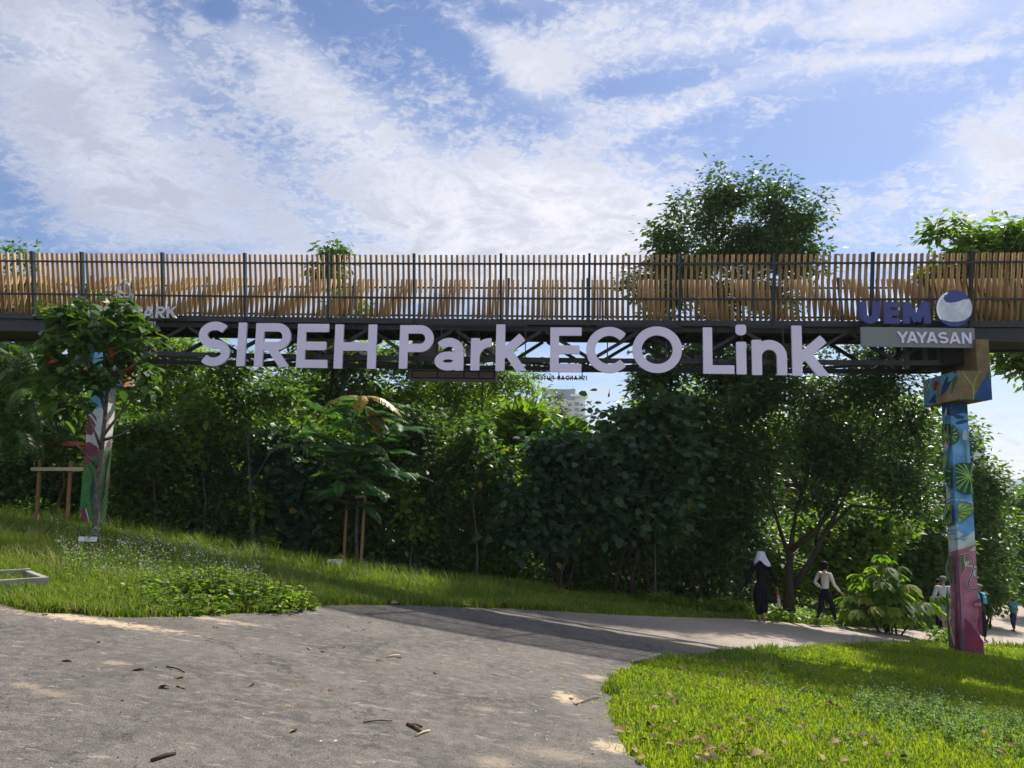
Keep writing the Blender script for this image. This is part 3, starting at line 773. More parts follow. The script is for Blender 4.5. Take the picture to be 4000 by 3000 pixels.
for (a, b_, y) in ((2050, 2378, 1452), (2086, 2280, 1477)):
    p, q = onp(a, y, RV - .03), onp(b_, y + 1, RV - .03); mb.bar(BP(p[0], RV - .03, p[1]), BP(q[0], RV - .03, q[1]), .02, .02)
for px in (2082, 2183, 2274):
    p, q = onp(px, 1478, RV - .055), onp(px, 1400, RV - .055); mb.bar(BP(p[0], RV - .055, p[1]), BP(p[0], RV - .055, q[1]), .02, .02)
mb.build('support_frame', steel, rs2)
# ------------------------------------------------------------------ painted pillars
def paint(name, c, c2=None):
    return pbr('paint_' + name, c, .7, .25, vary=.38 if c2 is None else 1, vscale=4.5, col2=c2, bump=.5, bscale=60)
PA = {k: paint(k, v) for k, v in dict(sky=(.16, .40, .72), deep=(.025, .09, .26), leafd=(.025, .11, .06), leafl=(.32, .52, .12), line=(.015, .05, .04), cream=(.60, .68, .60), pink=(.52, .20, .27), rose=(.50, .22, .26),
      wine=(.22, .035, .08), olive=(.13, .16, .075), brown=(.20, .14, .075), tan=(.42, .30, .17), white=(.62, .62, .60), green=(.06, .22, .06), lime=(.36, .52, .22), maroon=(.26, .05, .10), orange=(.55, .24, .07), red=(.38, .06, .05), concrete=(.30, .30, .27),
      water=(.20, .42, .62)).items()}
PK = list(PA.keys()); PM = [PA[k] for k in PK]
def clip_poly(pts_, a0, a1, b0, b1):
    def cl(p, ins, inter):
        o = []
        for i in range(len(p)):
            a, b = p[i], p[(i + 1) % len(p)]
            if ins(a):
                o.append(a)
                if not ins(b): o.append(inter(a, b))
            elif ins(b): o.append(inter(a, b))
        return o
    L = lambda a, b, k, v: tuple(a[j] + (b[j] - a[j]) * (v - a[k]) / (b[k] - a[k]) for j in (0, 1))
    for k, v, sg in ((0, a0, 1), (0, a1, -1), (1, b0, 1), (1, b1, -1)):
        if len(pts_) < 3: return []
        pts_ = cl(pts_, lambda p: (p[k] - v) * sg >= 0, lambda a, b: L(a, b, k, v))
    return pts_
class Face:
    """a face of a pillar: polygons are laid on it in thin coats of paint. kind 'v' (front, plane v=c) or 's' (side, plane s=c)"""
    def __init__(s, kind, c, a0, a1, z0, z1, sgn): s.kind = kind; s.c = c; s.a0, s.a1, s.z0, s.z1, s.sgn = a0, a1, z0, z1, sgn; s.layer = 1
    def at(s, px, py):
        if s.kind == 'v': return onp(px, py, s.c)
        d = ray(px, py); nrm = np.array([uv[0], uv[1], 0]); o = np.array([*(A0 + uv * s.c), 0]); tt = (nrm @ (o - EYE)) / (nrm @ d); p = EYE + d * tt
        return float((p[:2] - A0) @ vv_), float(p[2])
    def put(s, mb, q, col, ab=False):
        q = q if ab else [s.at(*p) for p in q]
        tris = geometry.tessellate_polygon([[Vector((a, b, 0)) for a, b in q]])
        off = s.c + s.sgn * .0012 * s.layer; s.layer += 1
        for t_ in tris:
            pl = clip_poly([q[i] for i in t_], s.a0, s.a1, s.z0, s.z1)
            if len(pl) < 3: continue
            w = [BP(a, off, z) if s.kind == 'v' else BP(off, a, z) for a, z in pl]
            nrm = (Vector(w[1]) - Vector(w[0])).cross(Vector(w[2]) - Vector(w[0]))
            want = Vector((vv_[0], vv_[1], 0)) * s.sgn if s.kind == 'v' else Vector((uv[0], uv[1], 0)) * s.sgn
            if nrm.dot(want) < 0: w = w[::-1]
            mb.face(w, PK.index(col))
    def stroke(s, mb, pts_, wpx, col):
        for i in range(len(pts_) - 1):
            (x0, y0), (x1, y1) = pts_[i], pts_[i + 1]; L = math.hypot(x1 - x0, y1 - y0) or 1; nx_, ny_ = -(y1 - y0) / L * wpx * .7, (x1 - x0) / L * wpx * .7
            s.put(mb, [(x0 + nx_, y0 + ny_), (x1 + nx_, y1 + ny_), (x1 - nx_, y1 - ny_), (x0 - nx_, y0 - ny_)], col); s.layer -= 1
        s.layer += 1
def leafpad(f, mb, cx, cy, rx, ry, hx, hy, body, vein, rim, nv=11, clip0=0):
    ring = [(cx + rx * math.cos(a) * (1 + .03 * math.sin(3 * a)), cy + ry * math.sin(a) * (1 + .03 * math.cos(2 * a))) for a in [2 * math.pi * i / 40 for i in range(40)]]
    f.put(mb, [(cx + (x - cx) * 1.06, cy + (y - cy) * 1.06) for x, y in ring], rim); f.put(mb, ring, body)
    for i in range(nv):
        a = 2 * math.pi * (i + .3) / nv; ex, ey = cx + rx * .96 * math.cos(a), cy + ry * .96 * math.sin(a)
        mx, my = hx + (ex - hx) * .55 + 3 * math.sin(i * 2), hy + (ey - hy) * .55 + 3 * math.cos(i)
        f.stroke(mb, [(hx, hy), (mx, my), (ex, ey)], 2.2, vein)
        a2 = a + .22; f.stroke(mb, [(mx, my), (cx + rx * .94 * math.cos(a2), cy + ry * .94 * math.sin(a2))], 1.6, vein)
def pillar(label, s_cap0, s_cap1, v_cap0, v_cap1, zc0, zc1, zup, up0, up1, col_s0, col_s1, col_v0, col_v1, art_cap, art_col, capbase, colbase):
    cs = (col_s0 + col_s1) / 2; base = BP(cs, (col_v0 + col_v1) / 2, 0); gz = tzf(base[0], base[1])
    root = empty('bridge_pillar', (base[0], base[1], gz), label, 'pillar', 'painted pillars carrying the bridge')
    mb = MB(); z0 = gz - .5
    mb.box(col_s0, col_s1, col_v0, col_v1, z0, zc0, PK.index(colbase), T=BP)
    ff_ = Face('v', col_v0, col_s0, col_s1, z0, zc0, -1)
    fs_ = Face('s', col_s0, col_v0, col_v1, z0, zc0, -1) if cs > 10 else Face('s', col_s1, col_v0, col_v1, z0, zc0, 1)
    art_col(ff_, fs_, mb)
    mb.build('column', PM, root)
    mb = MB(); ci = PK.index(capbase)
    mb.box(s_cap0, s_cap1, v_cap0, v_cap1, zc0, zc1, ci, T=BP)
    if zup: mb.box(up0, up1, v_cap0 + .002, v_cap1 - .002, zc1, zup, PK.index('brown'), T=BP)
    cf = Face('v', v_cap0, s_cap0, s_cap1, zc0, zc1, -1)
    cside = Face('s', s_cap0, v_cap0, v_cap1, zc0, zc1, -1) if cs > 10 else Face('s', s_cap1, v_cap0, v_cap1, zc0, zc1, 1)
    art_cap(cf, cside, mb)
    mb.build('pier_cap', PM, root)
    return root
# right pillar
vc = -.50
sc0, zbot = onp(3745, 1560, vc); sc1, _ = onp(3876, 1555, vc); _, ztopc = onp(3745, 1448, vc); su0, zupr = onp(3811, 1325, vc)
def colsv(pxc, pxr, py, v): return onp(pxc, py, v)[0], onp(pxr, py, v)[0]
cs0, cs1 = colsv(3737, 3805, 2060, .05)
def rcap(f, g, mb):
    f.put(mb, [(3800, 1566), (3832, 1500), (3870, 1440), (3900, 1420), (3900, 1580)], 'deep')
    f.put(mb, [(3745, 1562), (3770, 1556), (3800, 1560), (3800, 1575), (3745, 1575)], 'olive')
    f.stroke(mb, [(3756, 1440), (3775, 1475), (3795, 1500), (3804, 1520), (3802, 1562)], 2, 'leafl')
    f.stroke(mb, [(3804, 1515), (3806, 1490), (3825, 1455), (3858, 1428)], 2, 'leafl')
    f.put(mb, [(3866, 1425), (3876, 1440), (3874, 1480), (3866, 1490), (3860, 1460)], 'green')
    g.put(mb, [(3600, 1450), (3745, 1440), (3745, 1600), (3600, 1600)], 'water')
    for q in ([(3610, 1490), (3630, 1480), (3618, 1510), (3606, 1535)], [(3635, 1475), (3643, 1472), (3632, 1510), (3612, 1550)]): g.put(mb, q, 'cream')
    g.put(mb, [(3676, 1520), (3700, 1470), (3706, 1475), (3700, 1495), (3716, 1485), (3724, 1500), (3700, 1530), (3685, 1560), (3676, 1545)], 'deep')
    g.put(mb, [(3628, 1572), (3655, 1535), (3658, 1575)], 'deep')
    g.put(mb, [(3660, 1580), (3663, 1545), (3668, 1530), (3662, 1520), (3648, 1528), (3644, 1518), (3650, 1490), (3662, 1485), (3674, 1495), (3680, 1515), (3677, 1550), (3700, 1525), (3716, 1490), (3730, 1500), (3745, 1478), (3745, 1562), (3700, 1576)], 'tan')
    g.put(mb, [(3643, 1532), (3650, 1520), (3648, 1500), (3656, 1488), (3668, 1492), (3668, 1505), (3660, 1512), (3662, 1524), (3650, 1526)], 'red')
    g.put(mb, [(3718, 1540), (3722, 1480), (3732, 1468), (3744, 1462), (3744, 1480), (3730, 1510)], 'green')
    g.put(mb, [(3725, 1450), (3742, 1440), (3740, 1455), (3730, 1462)], 'deep')
def rcol(f, g, mb):
    both = (f, g)
    for h in both:
        h.put(mb, [(3670, 1560), (3800, 1560), (3800, 1620), (3760, 1612), (3720, 1626), (3670, 1612)], 'deep')
        h.put(mb, [(3722, 1622), (3745, 1620), (3770, 1628), (3762, 1636), (3735, 1636)], 'deep')
        h.put(mb, [(3733, 1650), (3755, 1640), (3782, 1638), (3778, 1650), (3750, 1658), (3735, 1658)], 'deep')
        h.put(mb, [(3690, 2062), (3740, 2050), (3760, 2060), (3810, 2035), (3812, 2110), (3812, 2180), (3700, 2180)], 'cream')
        h.put(mb, [(3738, 2058), (3770, 2030), (3808, 2000), (3808, 2075), (3760, 2084), (3738, 2072)], 'sky')
        h.put(mb, [(3716, 2108), (3750, 2098), (3775, 2078), (3800, 2070), (3792, 2085), (3765, 2100), (3740, 2110)], 'sky')
        h.put(mb, [(3748, 2108), (3762, 2103), (3775, 2106), (3760, 2112)], 'sky')
        h.put(mb, [(3700, 2070), (3730, 2068), (3735, 2074), (3702, 2078)], 'sky')
        h.put(mb, [(3708, 2085), (3732, 2078), (3735, 2086), (3704, 2090)], 'sky')
        h.put(mb, [(3690, 2165), (3735, 2150), (3770, 2140), (3820, 2120), (3850, 2700), (3690, 2700)], 'pink')
        h.put(mb, [(3765, 2195), (3790, 2190), (3785, 2200), (3775, 2206), (3813, 2212), (3814, 2218), (3770, 2210)], 'cream')
        h.put(mb, [(3798, 2232), (3815, 2222), (3808, 2236), (3812, 2254), (3800, 2245)], 'cream')
        h.put(mb, [(3785, 2150), (3812, 2128), (3812, 2150), (3790, 2152)], 'cream')
    f.put(mb, [(3760, 1995), (3806, 1965), (3806, 1975), (3770, 2005), (3742, 2020)], 'cream')
    f.stroke(mb, [(3746, 1953), (3775, 1955), (3806, 1968)], 3, 'cream')
    f.stroke(mb, [(3704, 2010), (3760, 2020), (3806, 1990)], 3, 'cream')
    g.put(mb, [(3698, 1895), (3706, 1905), (3722, 1940), (3700, 1955)], 'cream')
    for h in both: h.stroke(mb, [(3700, 1962), (3724, 1952), (3740, 1953)], 3, 'cream')
    for h in both: leafpad(h, mb, 3699, 1699, 44, 42, 3704, 1702, 'leafd', 'leafl', 'line', 13)
    f.put(mb, [(3763, 1676), (3768, 1682), (3775, 1710), (3768, 1722), (3758, 1720), (3753, 1705)], 'white')
    f.stroke(mb, [(3764, 1720), (3768, 1770), (3770, 1812)], 5, 'line'); f.stroke(mb, [(3764, 1722), (3768, 1770), (3770, 1810)], 2.4, 'leafl')
    for h in both:
        h.put(mb, [(3706, 1590), (3709, 1610), (3705, 1628), (3700, 1618)], 'white'); h.stroke(mb, [(3705, 1625), (3706, 1655)], 1.8, 'leafd')
        star = []
        for i in range(24):
            a = 2 * math.pi * i / 24; rr = 24 if i % 2 else 11; star.append((3706 + rr * .62 * math.cos(a), 1745 + rr * math.sin(a)))
        h.put(mb, star, 'white')
    g.put(mb, [(3695, 1775), (3707, 1780), (3710, 1800), (3704, 1822), (3694, 1835)], 'leafl')
    for h in both:
        ring = [(3702, 1850), (3716, 1820), (3750, 1809), (3800, 1814), (3830, 1870), (3806, 1925), (3770, 1928), (3730, 1912), (3708, 1885)]
        h.put(mb, [(3755 + (x - 3755) * 1.04, 1868 + (y - 1868) * 1.04) for x, y in ring], 'line'); h.put(mb, ring, 'leafd')
        for ex, ey in ((3704, 1835), (3716, 1822), (3735, 1812), (3758, 1811), (3790, 1813), (3812, 1840), (3706, 1868), (3712, 1890), (3730, 1908), (3755, 1922), (3785, 1926), (3806, 1905)):
            h.stroke(mb, [(3781, 1864), ((3781 + ex) / 2 + 3, (1864 + ey) / 2 - 3), (ex, ey)], 2.4, 'leafl')
            h.stroke(mb, [((3781 + ex) / 2 + 3, (1864 + ey) / 2 - 3), (ex + 7, ey + 5)], 1.5, 'leafl')
        ring = [(3704, 1990), (3712, 1970), (3745, 1965), (3780, 1968), (3794, 1982), (3785, 2005), (3760, 2025), (3735, 2040), (3715, 2053), (3703, 2045)]
        h.put(mb, [(3745 + (x - 3745) * 1.05, 2003 + (y - 2003) * 1.05) for x, y in ring], 'line'); h.put(mb, ring, 'leafl')
        for ex, ey in ((3712, 1972), (3735, 1968), (3760, 1968), (3785, 1976), (3790, 1992), (3775, 2012), (3752, 2028), (3735, 2038), (3722, 2046), (3712, 2050), (3705, 2040)):
            h.stroke(mb, [(3721, 2003), (ex, ey)], 1.8, 'line')
        q = [(3728, 2175), (3745, 2165), (3758, 2162), (3755, 2180), (3760, 2215), (3748, 2240), (3738, 2290), (3722, 2250), (3717, 2215)]
        h.put(mb, [(3738 + (x - 3738) * 1.12, 2225 + (y - 2225) * 1.03) for x, y in q], 'cream'); h.put(mb, q, 'olive')
        h.stroke(mb, [(3756, 2165), (3772, 2165), (3786, 2182), (3791, 2205), (3788, 2235), (3774, 2265), (3770, 2280), (3780, 2298), (3800, 2301), (3822, 2290)], 5.5, 'cream')
        h.stroke(mb, [(3756, 2165), (3772, 2165), (3786, 2182), (3791, 2205), (3788, 2235), (3774, 2265), (3770, 2280), (3780, 2298), (3800, 2301), (3822, 2290)], 3, 'line')
        h.put(mb, [(3735, 2295), (3745, 2310), (3750, 2420), (3768, 2700), (3735, 2700), (3738, 2400)], 'rose')
        h.put(mb, [(3722, 2290), (3728, 2330), (3732, 2370), (3728, 2420), (3736, 2480), (3752, 2530), (3730, 2540), (3718, 2440), (3716, 2330)], 'olive')
        h.stroke(mb, [(3722, 2288), (3729, 2350), (3733, 2368), (3728, 2420), (3745, 2490), (3752, 2525)], 2.2, 'cream')
        h.put(mb, [(3752, 2406), (3780, 2430), (3806, 2470), (3830, 2500), (3836, 2700), (3752, 2700)], 'wine')
        h.put(mb, [(3830, 2325), (3800, 2342), (3790, 2352), (3792, 2364), (3812, 2376), (3812, 2395), (3806, 2420), (3805, 2445), (3812, 2468), (3832, 2490)], 'maroon')
        h.put(mb, [(3794, 2353), (3830, 2350), (3830, 2364), (3796, 2362)], 'rose')
cv0 = .05
pillar('right bridge pillar painted with lily pads and pink pitcher plants', sc0, sc1, vc, 1.05, zbot, ztopc, zupr, su0, sc1 - .004, cs0, cs1, cv0, cv0 + .38, rcap, rcol, 'brown', 'sky')
# left pillar
sl0, zlb = onp(264, 1490, vc); sl1 = onp(393, 1490, vc)[0]; _, zlt = onp(264, 1376, vc)
ls0 = onp(337, 1700, .05)[0]; ls1 = onp(401, 1700, .05)[0]
def lcap(f, g, mb):
    for i, c in enumerate(('orange', 'deep', 'orange', 'deep', 'sky', 'water')):
        x = 262 + i * 24; f.put(mb, [(x + 14, 1360), (x + 40, 1360), (x + 24, 1500), (x - 4, 1500)], c)
    for i, c in enumerate(('water', 'white', 'sky', 'orange', 'tan', 'white')):
        x = 395 + i * 26; g.put(mb, [(x + 10, 1350), (x + 34, 1350), (x + 24, 1540), (x - 2, 1540)], c)
def lcol(f, g, mb):
    for h, k in ((f, 0), (g, 1)):
        h.put(mb, [(300, 1480), (480, 1480), (480, 1600), (300, 1610)], 'sky' if k == 0 else 'white')
        h.put(mb, [(300, 1600), (480, 1590), (480, 1760), (300, 1800)], 'white')
    f.put(mb, [(300, 1630), (352, 1625), (375, 1660), (360, 1700), (300, 1690)], 'maroon')
    f.put(mb, [(300, 1740), (350, 1725), (385, 1750), (382, 1780), (350, 1815), (300, 1830)], 'maroon')
    f.put(mb, [(300, 1825), (345, 1815), (365, 1785), (400, 1770), (410, 2100), (300, 2100)], 'green')
    f.put(mb, [(350, 1900), (370, 1880), (390, 1930), (380, 2030), (360, 2010)], 'leafd')
    f.put(mb, [(312, 2075), (316, 2010), (325, 1975), (336, 1990), (345, 2075)], 'maroon')
    f.stroke(mb, [(345, 1815), (365, 1860), (360, 1920), (350, 1960)], 2.5, 'line'); f.stroke(mb, [(335, 1985), (345, 2020), (352, 2075)], 3, 'cream')
    for (x, y, r_) in ((405, 1640, 13), (425, 1665, 10), (404, 1700, 12), (424, 1735, 12)):
        g.put(mb, [(x + r_ * .7 * math.cos(a), y + r_ * math.sin(a)) for a in [2 * math.pi * i / 14 for i in range(14)]], 'rose')
    g.put(mb, [(380, 1765), (450, 1755), (440, 2100), (370, 2100)], 'lime')
    for i in range(9): g.stroke(mb, [(430 - i * 2, 1760 + i * 8), (412 - i, 1800 + i * 16), (392 - i, 1840 + i * 20)], 1.8, 'leafd')
    for i in range(6): g.stroke(mb, [(428 - i, 1880 + i * 22), (405, 1905 + i * 24), (390, 1960 + i * 18)], 1.6, 'leafd')
    g.put(mb, [(428, 1850), (416, 1875), (408, 1895), (424, 1890)], 'rose')
pillar('left bridge pillar painted pink and green behind the planted tree', sl0, sl1, vc, 1.05, zlb, zlt, None, 0, 0, ls0, ls1, cv0, cv0 + .38, lcap, lcol, 'water', 'green')
# ------------------------------------------------------------------ leaves
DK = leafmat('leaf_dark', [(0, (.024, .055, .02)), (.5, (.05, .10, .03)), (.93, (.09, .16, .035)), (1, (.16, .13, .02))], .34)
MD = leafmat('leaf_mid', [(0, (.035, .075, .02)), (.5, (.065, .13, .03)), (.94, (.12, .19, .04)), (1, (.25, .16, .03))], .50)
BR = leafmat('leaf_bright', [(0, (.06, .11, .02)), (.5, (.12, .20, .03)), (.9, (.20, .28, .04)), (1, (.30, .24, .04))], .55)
FT = leafmat('leaf_feathery', [(0, (.03, .09, .035)), (.5, (.06, .16, .05)), (1, (.12, .24, .05))], .45, spec=.2)
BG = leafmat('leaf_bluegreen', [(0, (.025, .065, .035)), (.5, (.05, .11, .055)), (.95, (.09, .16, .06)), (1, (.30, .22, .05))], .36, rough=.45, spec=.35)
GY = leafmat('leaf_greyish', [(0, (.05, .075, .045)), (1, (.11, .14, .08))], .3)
PT = leafmat('leaf_planted', [(0, (.03, .07, .02)), (.45, (.055, .12, .03)), (.80, (.10, .18, .04)), (.90, (.14, .22, .05)), (.93, (.30, .03, .015)), (1, (.40, .05, .02))], .40, tcol=(1.5, 1.5, .5))
RD = leafmat('leaf_red', [(0, (.50, .14, .07)), (1, (.65, .24, .13))], .45, tcol=(1.2, 1, .8))
YL = leafmat('leaf_yellow', [(0, (.38, .30, .045)), (.8, (.50, .38, .06)), (1, (.5, .25, .03))], .35, tcol=(1.2, 1, .6))
ORG = leafmat('leaf_orange', [(0, (.42, .15, .02)), (1, (.52, .22, .03))], .35, tcol=(1.2, 1, .6))
BARK = pbr('bark_dark', (.030, .024, .018), .95, .1, vary=.5, vscale=8, col2=(.055, .045, .035), bump=.6, bscale=30)
BARKG = pbr('bark_grey', (.13, .12, .105), .9, .1, vary=.6, vscale=14, col2=(.055, .05, .042), bump=.6, bscale=40)
BARKB = pbr('bark_brown', (.10, .065, .04), .9, .1, vary=.5, vscale=10, bump=.5)

RH = (np.array([[0, 0, 0], [.42, .5, .06], [1, 0, -.04], [.42, -.5, .06]]), np.array([[0, 1, 2, 3]]))          # slim leaf: one quad
BL = (np.array([[0, 0, 0], [.28, .46, .07], [.72, .40, .04], [1, 0, -.12], [.72, -.40, .04], [.28, -.46, .07], [.5, 0, -.02]]),
      np.array([[0, 1, 2, 6], [6, 2, 3, 4], [6, 4, 5, 0]]))                                                         # broad leaf, folded on its midrib
def nrm(a): return a / np.maximum(np.linalg.norm(a, axis=1, keepdims=True), 1e-9)
def leaf_mesh(name, pos, dirs, ups, size, asp, tpl, mat, parent, var):
    n = len(pos); T, Fc = tpl
    S_ = nrm(np.cross(ups, dirs)); U_ = nrm(np.cross(dirs, S_))
    V = pos[:, None, :] + size[:, None, None] * (T[None, :, 0:1] * dirs[:, None, :] + asp * T[None, :, 1:2] * S_[:, None, :] + T[None, :, 2:3] * U_[:, None, :])
    F = (np.arange(n)[:, None, None] * len(T) + Fc[None]).reshape(-1, Fc.shape[1])
    return np_mesh(name, V.reshape(-1, 3), F, mat, parent, var=np.repeat(var, len(Fc)))
def ell_clusters(ells, n, rg, jag=.35, hollow=.35, gap=-.22, gs=1.1):
    """cluster centres spread through ellipsoids (centre, radii), thinned by noise so that gaps open"""
    vol = np.array([r[0] * r[1] * r[2] for _, r in ells]) ** .75; pr = vol / vol.sum(); out_ = []
    tries = 0
    while len(out_) < n and tries < n * 12:
        tries += 1
        k = rg.choice(len(ells), p=pr); c, r = ells[k]
        d = rg.normal(size=3); d /= np.linalg.norm(d); q = rg.uniform(hollow, 1) ** .6
        bump = 1 + jag * mnoise.noise(Vector(d * 2.3 + np.array(c)))
        p = np.array(c) + d * np.array(r) * q * bump
        if mnoise.noise(Vector(p * gs)) < gap + 0.08 * rg.normal(): continue
        out_.append(p)
    return np.array(out_)
def foliage(name, C, per, spread, size, asp, tpl, mat, parent, rg, droop=.35, vbias=0.0, flat=.75):
    n = len(C) * per; cen = np.repeat(C, per, axis=0)
    off = rg.normal(size=(n, 3)) * spread * np.array([1, 1, flat]); pos = cen + off
    d = off / spread * .7 + rg.normal(size=(n, 3)) * .7; d[:, 2] = d[:, 2] * .5 - droop; d = nrm(d)
    up = rg.normal(size=(n, 3)) * .55 + np.array([0, 0, 1.0]); up = nrm(up)
    if tpl is RH: size = size * 1.42; asp = asp * 1.15
    sz = size * rg.uniform(.6, 1.25, n)
    cv = np.repeat(rg.uniform(0, 1, len(C)), per); var = np.clip(cv * .45 + rg.uniform(0, 1, n) * .55 + vbias, 0, 1)
    var = np.where(rg.uniform(size=n) < .006, 1.0, np.minimum(var, .93))
    return leaf_mesh(name, pos, d, up, sz, asp, tpl, mat, parent, var)
def ellp(px, py, Y, rx, ry, rd=None):
    c = P(px, py, Y); k = Y / 3000; return (c, (rx * k, (rd if rd else .8 * rx * k), ry * k))
def ground_at(px, Y):
    """ground point on the picture column px at depth Y"""
    py = 1900; c = P(px, py, Y)
    for _ in range(4):
        z = tzf(c[0], c[1]); d0 = P(px, py, Y)[2]; d1 = P(px, py + 10, Y)[2]; py += (z - d0) / (d1 - d0) * 10; c = P(px, py, Y)
    return np.array([c[0], c[1], tzf(c[0], c[1])])
VEG = []
def tree(label, base_px, Y, ells, n, per, spread, size, asp=.42, tpl=RH, mat=DK, trunk=.10, bark=BARK, name='tree', cat='tree', seed=1, group=None, stems=1, lean=0.0, twigs=.5, spine=None, droop=.35, jag=.35, hollow=.3, vbias=0.0, limbs=None, gap=-.10, gs=1.2):
    rg = np.random.default_rng(seed); b = ground_at(base_px, Y)
    root = empty(name, b, label, cat, group)
    E_ = [ellp(e[0], e[1], e[5] if len(e) > 5 else Y, e[2], e[3], e[4] if len(e) > 4 else None) for e in ells]
    C = ell_clusters(E_, n, rg, jag, hollow, gap, gs)
    mb = MB(); nodes = []
    cen = np.mean([e[0] for e in E_], axis=0)
    for si in range(stems):
        bb = b + np.array([rg.normal() * .35, rg.normal() * .25, -.15]) * (1 if stems > 1 else .0) + np.array([0, 0, -.12])
        tgt = E_[si % len(E_)][0] if stems > 1 else (cen + np.array([0, 0, .2]))
        if spine and si == 0: pts_ = [bb] + [P(x, y, yy) for x, y, yy in spine]
        else:
            pts_ = [bb + (tgt - bb) * f + np.array([rg.normal() * .10, rg.normal() * .10, 0]) * (f > 0) * np.linalg.norm(tgt - bb) * .12 for f in np.linspace(0, 1, 6)]
        rr = [trunk * (1.25 if i == 0 else 1) * (1 - .75 * i / (len(pts_) - 1)) for i in range(len(pts_))]
        mb.tube(pts_, rr, 8)
        nodes += [(p, r) for p, r in list(zip(pts_, rr))[1:]]
    if limbs:
        for (pl, r0) in limbs:
            pts_ = [P(x, y, yy) for x, y, yy in pl]; rr = [r0 * (1 - .7 * i / (len(pts_) - 1)) for i in range(len(pts_))]
            mb.tube(pts_, rr, 7); nodes += list(zip(pts_, rr))[1:]
    for c, r in E_:
        NP = np.array([p for p, _ in nodes]); below = NP[:, 2] < c[2] - .1
        dd = np.linalg.norm(NP - c, axis=1) + np.where(below, 0, 3); i = int(np.argmin(dd)); a = NP[i]; ra = min(nodes[i][1] * .7, .09)
        pts_ = [a + (c - a) * f + np.array([0, 0, .25 * math.sin(math.pi * f) * .4]) + rg.normal(size=3) * .06 * (0 < f < 1) for f in (0, .33, .66, 1)]
        mb.tube(pts_, [ra, ra * .8, ra * .55, ra * .35], 6); nodes += [(p, ra * .5) for p in pts_[1:]]
    NP = np.array([p for p, _ in nodes])
    for c in C[rg.uniform(size=len(C)) < twigs]:
        dd = np.linalg.norm(NP - c, axis=1); i = int(np.argmin(dd + rg.uniform(0, .3, len(dd)))); a = NP[i]; L = dd[i]
        if L > 2.2: continue
        m_ = a + (c - a) * .5 + rg.normal(size=3) * L * .10; mb.tube([a, m_, c], [min(.028, trunk * .25), .014, .006], 4, cap=False)
    mb.build('trunk', bark, root, smooth=True)
    foliage('crown', C, per, spread, size, asp, tpl, mat, root, rg, droop, vbias)
    VEG.append(root); return root

GT = 'trees behind the bridge'; GS = 'shrubs of the dense thicket under the bridge'
# the tall tree whose two rounded lobes stand above the railing
tree('tallest tree, two rounded lobes rising above the right part of the railing', 2862, 24.5, [(2780, 860, 100, 160), (2870, 780, 95, 110), (2770, 1000, 120, 120), (2930, 940, 80, 100), (3010, 800, 110, 130), (3080, 920, 130, 130), (3180, 870, 85, 90), (3110, 1040, 130, 90), (2940, 1000, 130, 120), (3230, 980, 45, 50), (2820, 1150, 150, 90), (3020, 1150, 130, 70), (2780, 1400, 160, 120), (3000, 1370, 170, 100), (2900, 1540, 190, 130)],
     400, 66, .23, .14, gap=-.05, gs=1.8, mat=DK, trunk=.20, seed=3, spine=[(2868, 2000, 24.5), (2875, 1700, 24.5), (2885, 1400, 24.5), (2890, 1100, 24.5)], twigs=.6, jag=.65, hollow=.1, vbias=.12, group=GT)
tree('slimmer tree left of the tallest one, loose pointed top above the railing', 2660, 23.2, [(2625, 810, 42, 60), (2610, 920, 80, 70), (2560, 1040, 85, 75), (2660, 1040, 90, 80), (2510, 1090, 60, 35), (2600, 1150, 110, 80), (2570, 1300, 80, 90), (2590, 1440, 110, 80), (2520, 1500, 60, 60), (2660, 1600, 110, 100)],
     210, 52, .21, .14, gap=-.06, gs=1.6, mat=DK, trunk=.09, seed=5, twigs=.8, jag=.5, hollow=.05, vbias=.15, group=GT)
# spreading tree behind the walker in cream
tree('wide spreading tree with forked dark limbs behind the walker in cream', 3080, 21.5, [(3230, 1370, 170, 50), (3480, 1390, 150, 50), (3020, 1400, 120, 50), (3250, 1520, 170, 110), (3000, 1560, 170, 120), (3450, 1500, 130, 110), (3560, 1650, 90, 120), (3400, 1700, 160, 100), (3150, 1720, 180, 100), (2920, 1800, 140, 110), (3300, 1830, 150, 60), (3500, 1860, 130, 90), (3020, 1950, 120, 80), (3550, 1960, 80, 60), (3220, 1960, 90, 50)],
     310, 84, .26, .12, gap=-.04, gs=1.3, mat=DK, trunk=.16, seed=8, spine=[(3082, 2260, 21.5), (3088, 2140, 21.5), (3110, 2000, 21.6)], limbs=[([(3098, 2290, 21.5), (3160, 2200, 21.3), (3230, 2070, 21.1), (3330, 1975, 21), (3480, 1990, 20.9)], .10), ([(3230, 2070, 21.1), (3290, 1960, 21), (3330, 1880, 21)], .06), ([(3088, 2150, 21.5), (3180, 2080, 21.3), (3260, 1970, 21.2), (3340, 1800, 21.2), (3420, 1640, 21.2)], .09), ([(3085, 2180, 21.5), (3050, 2080, 21.6), (3010, 1950, 21.7), (3000, 1800, 21.7)], .07), ([(3110, 2000, 21.6), (3150, 1860, 21.6), (3180, 1650, 21.6)], .08)],
     twigs=.4, hollow=.1, group=GT)
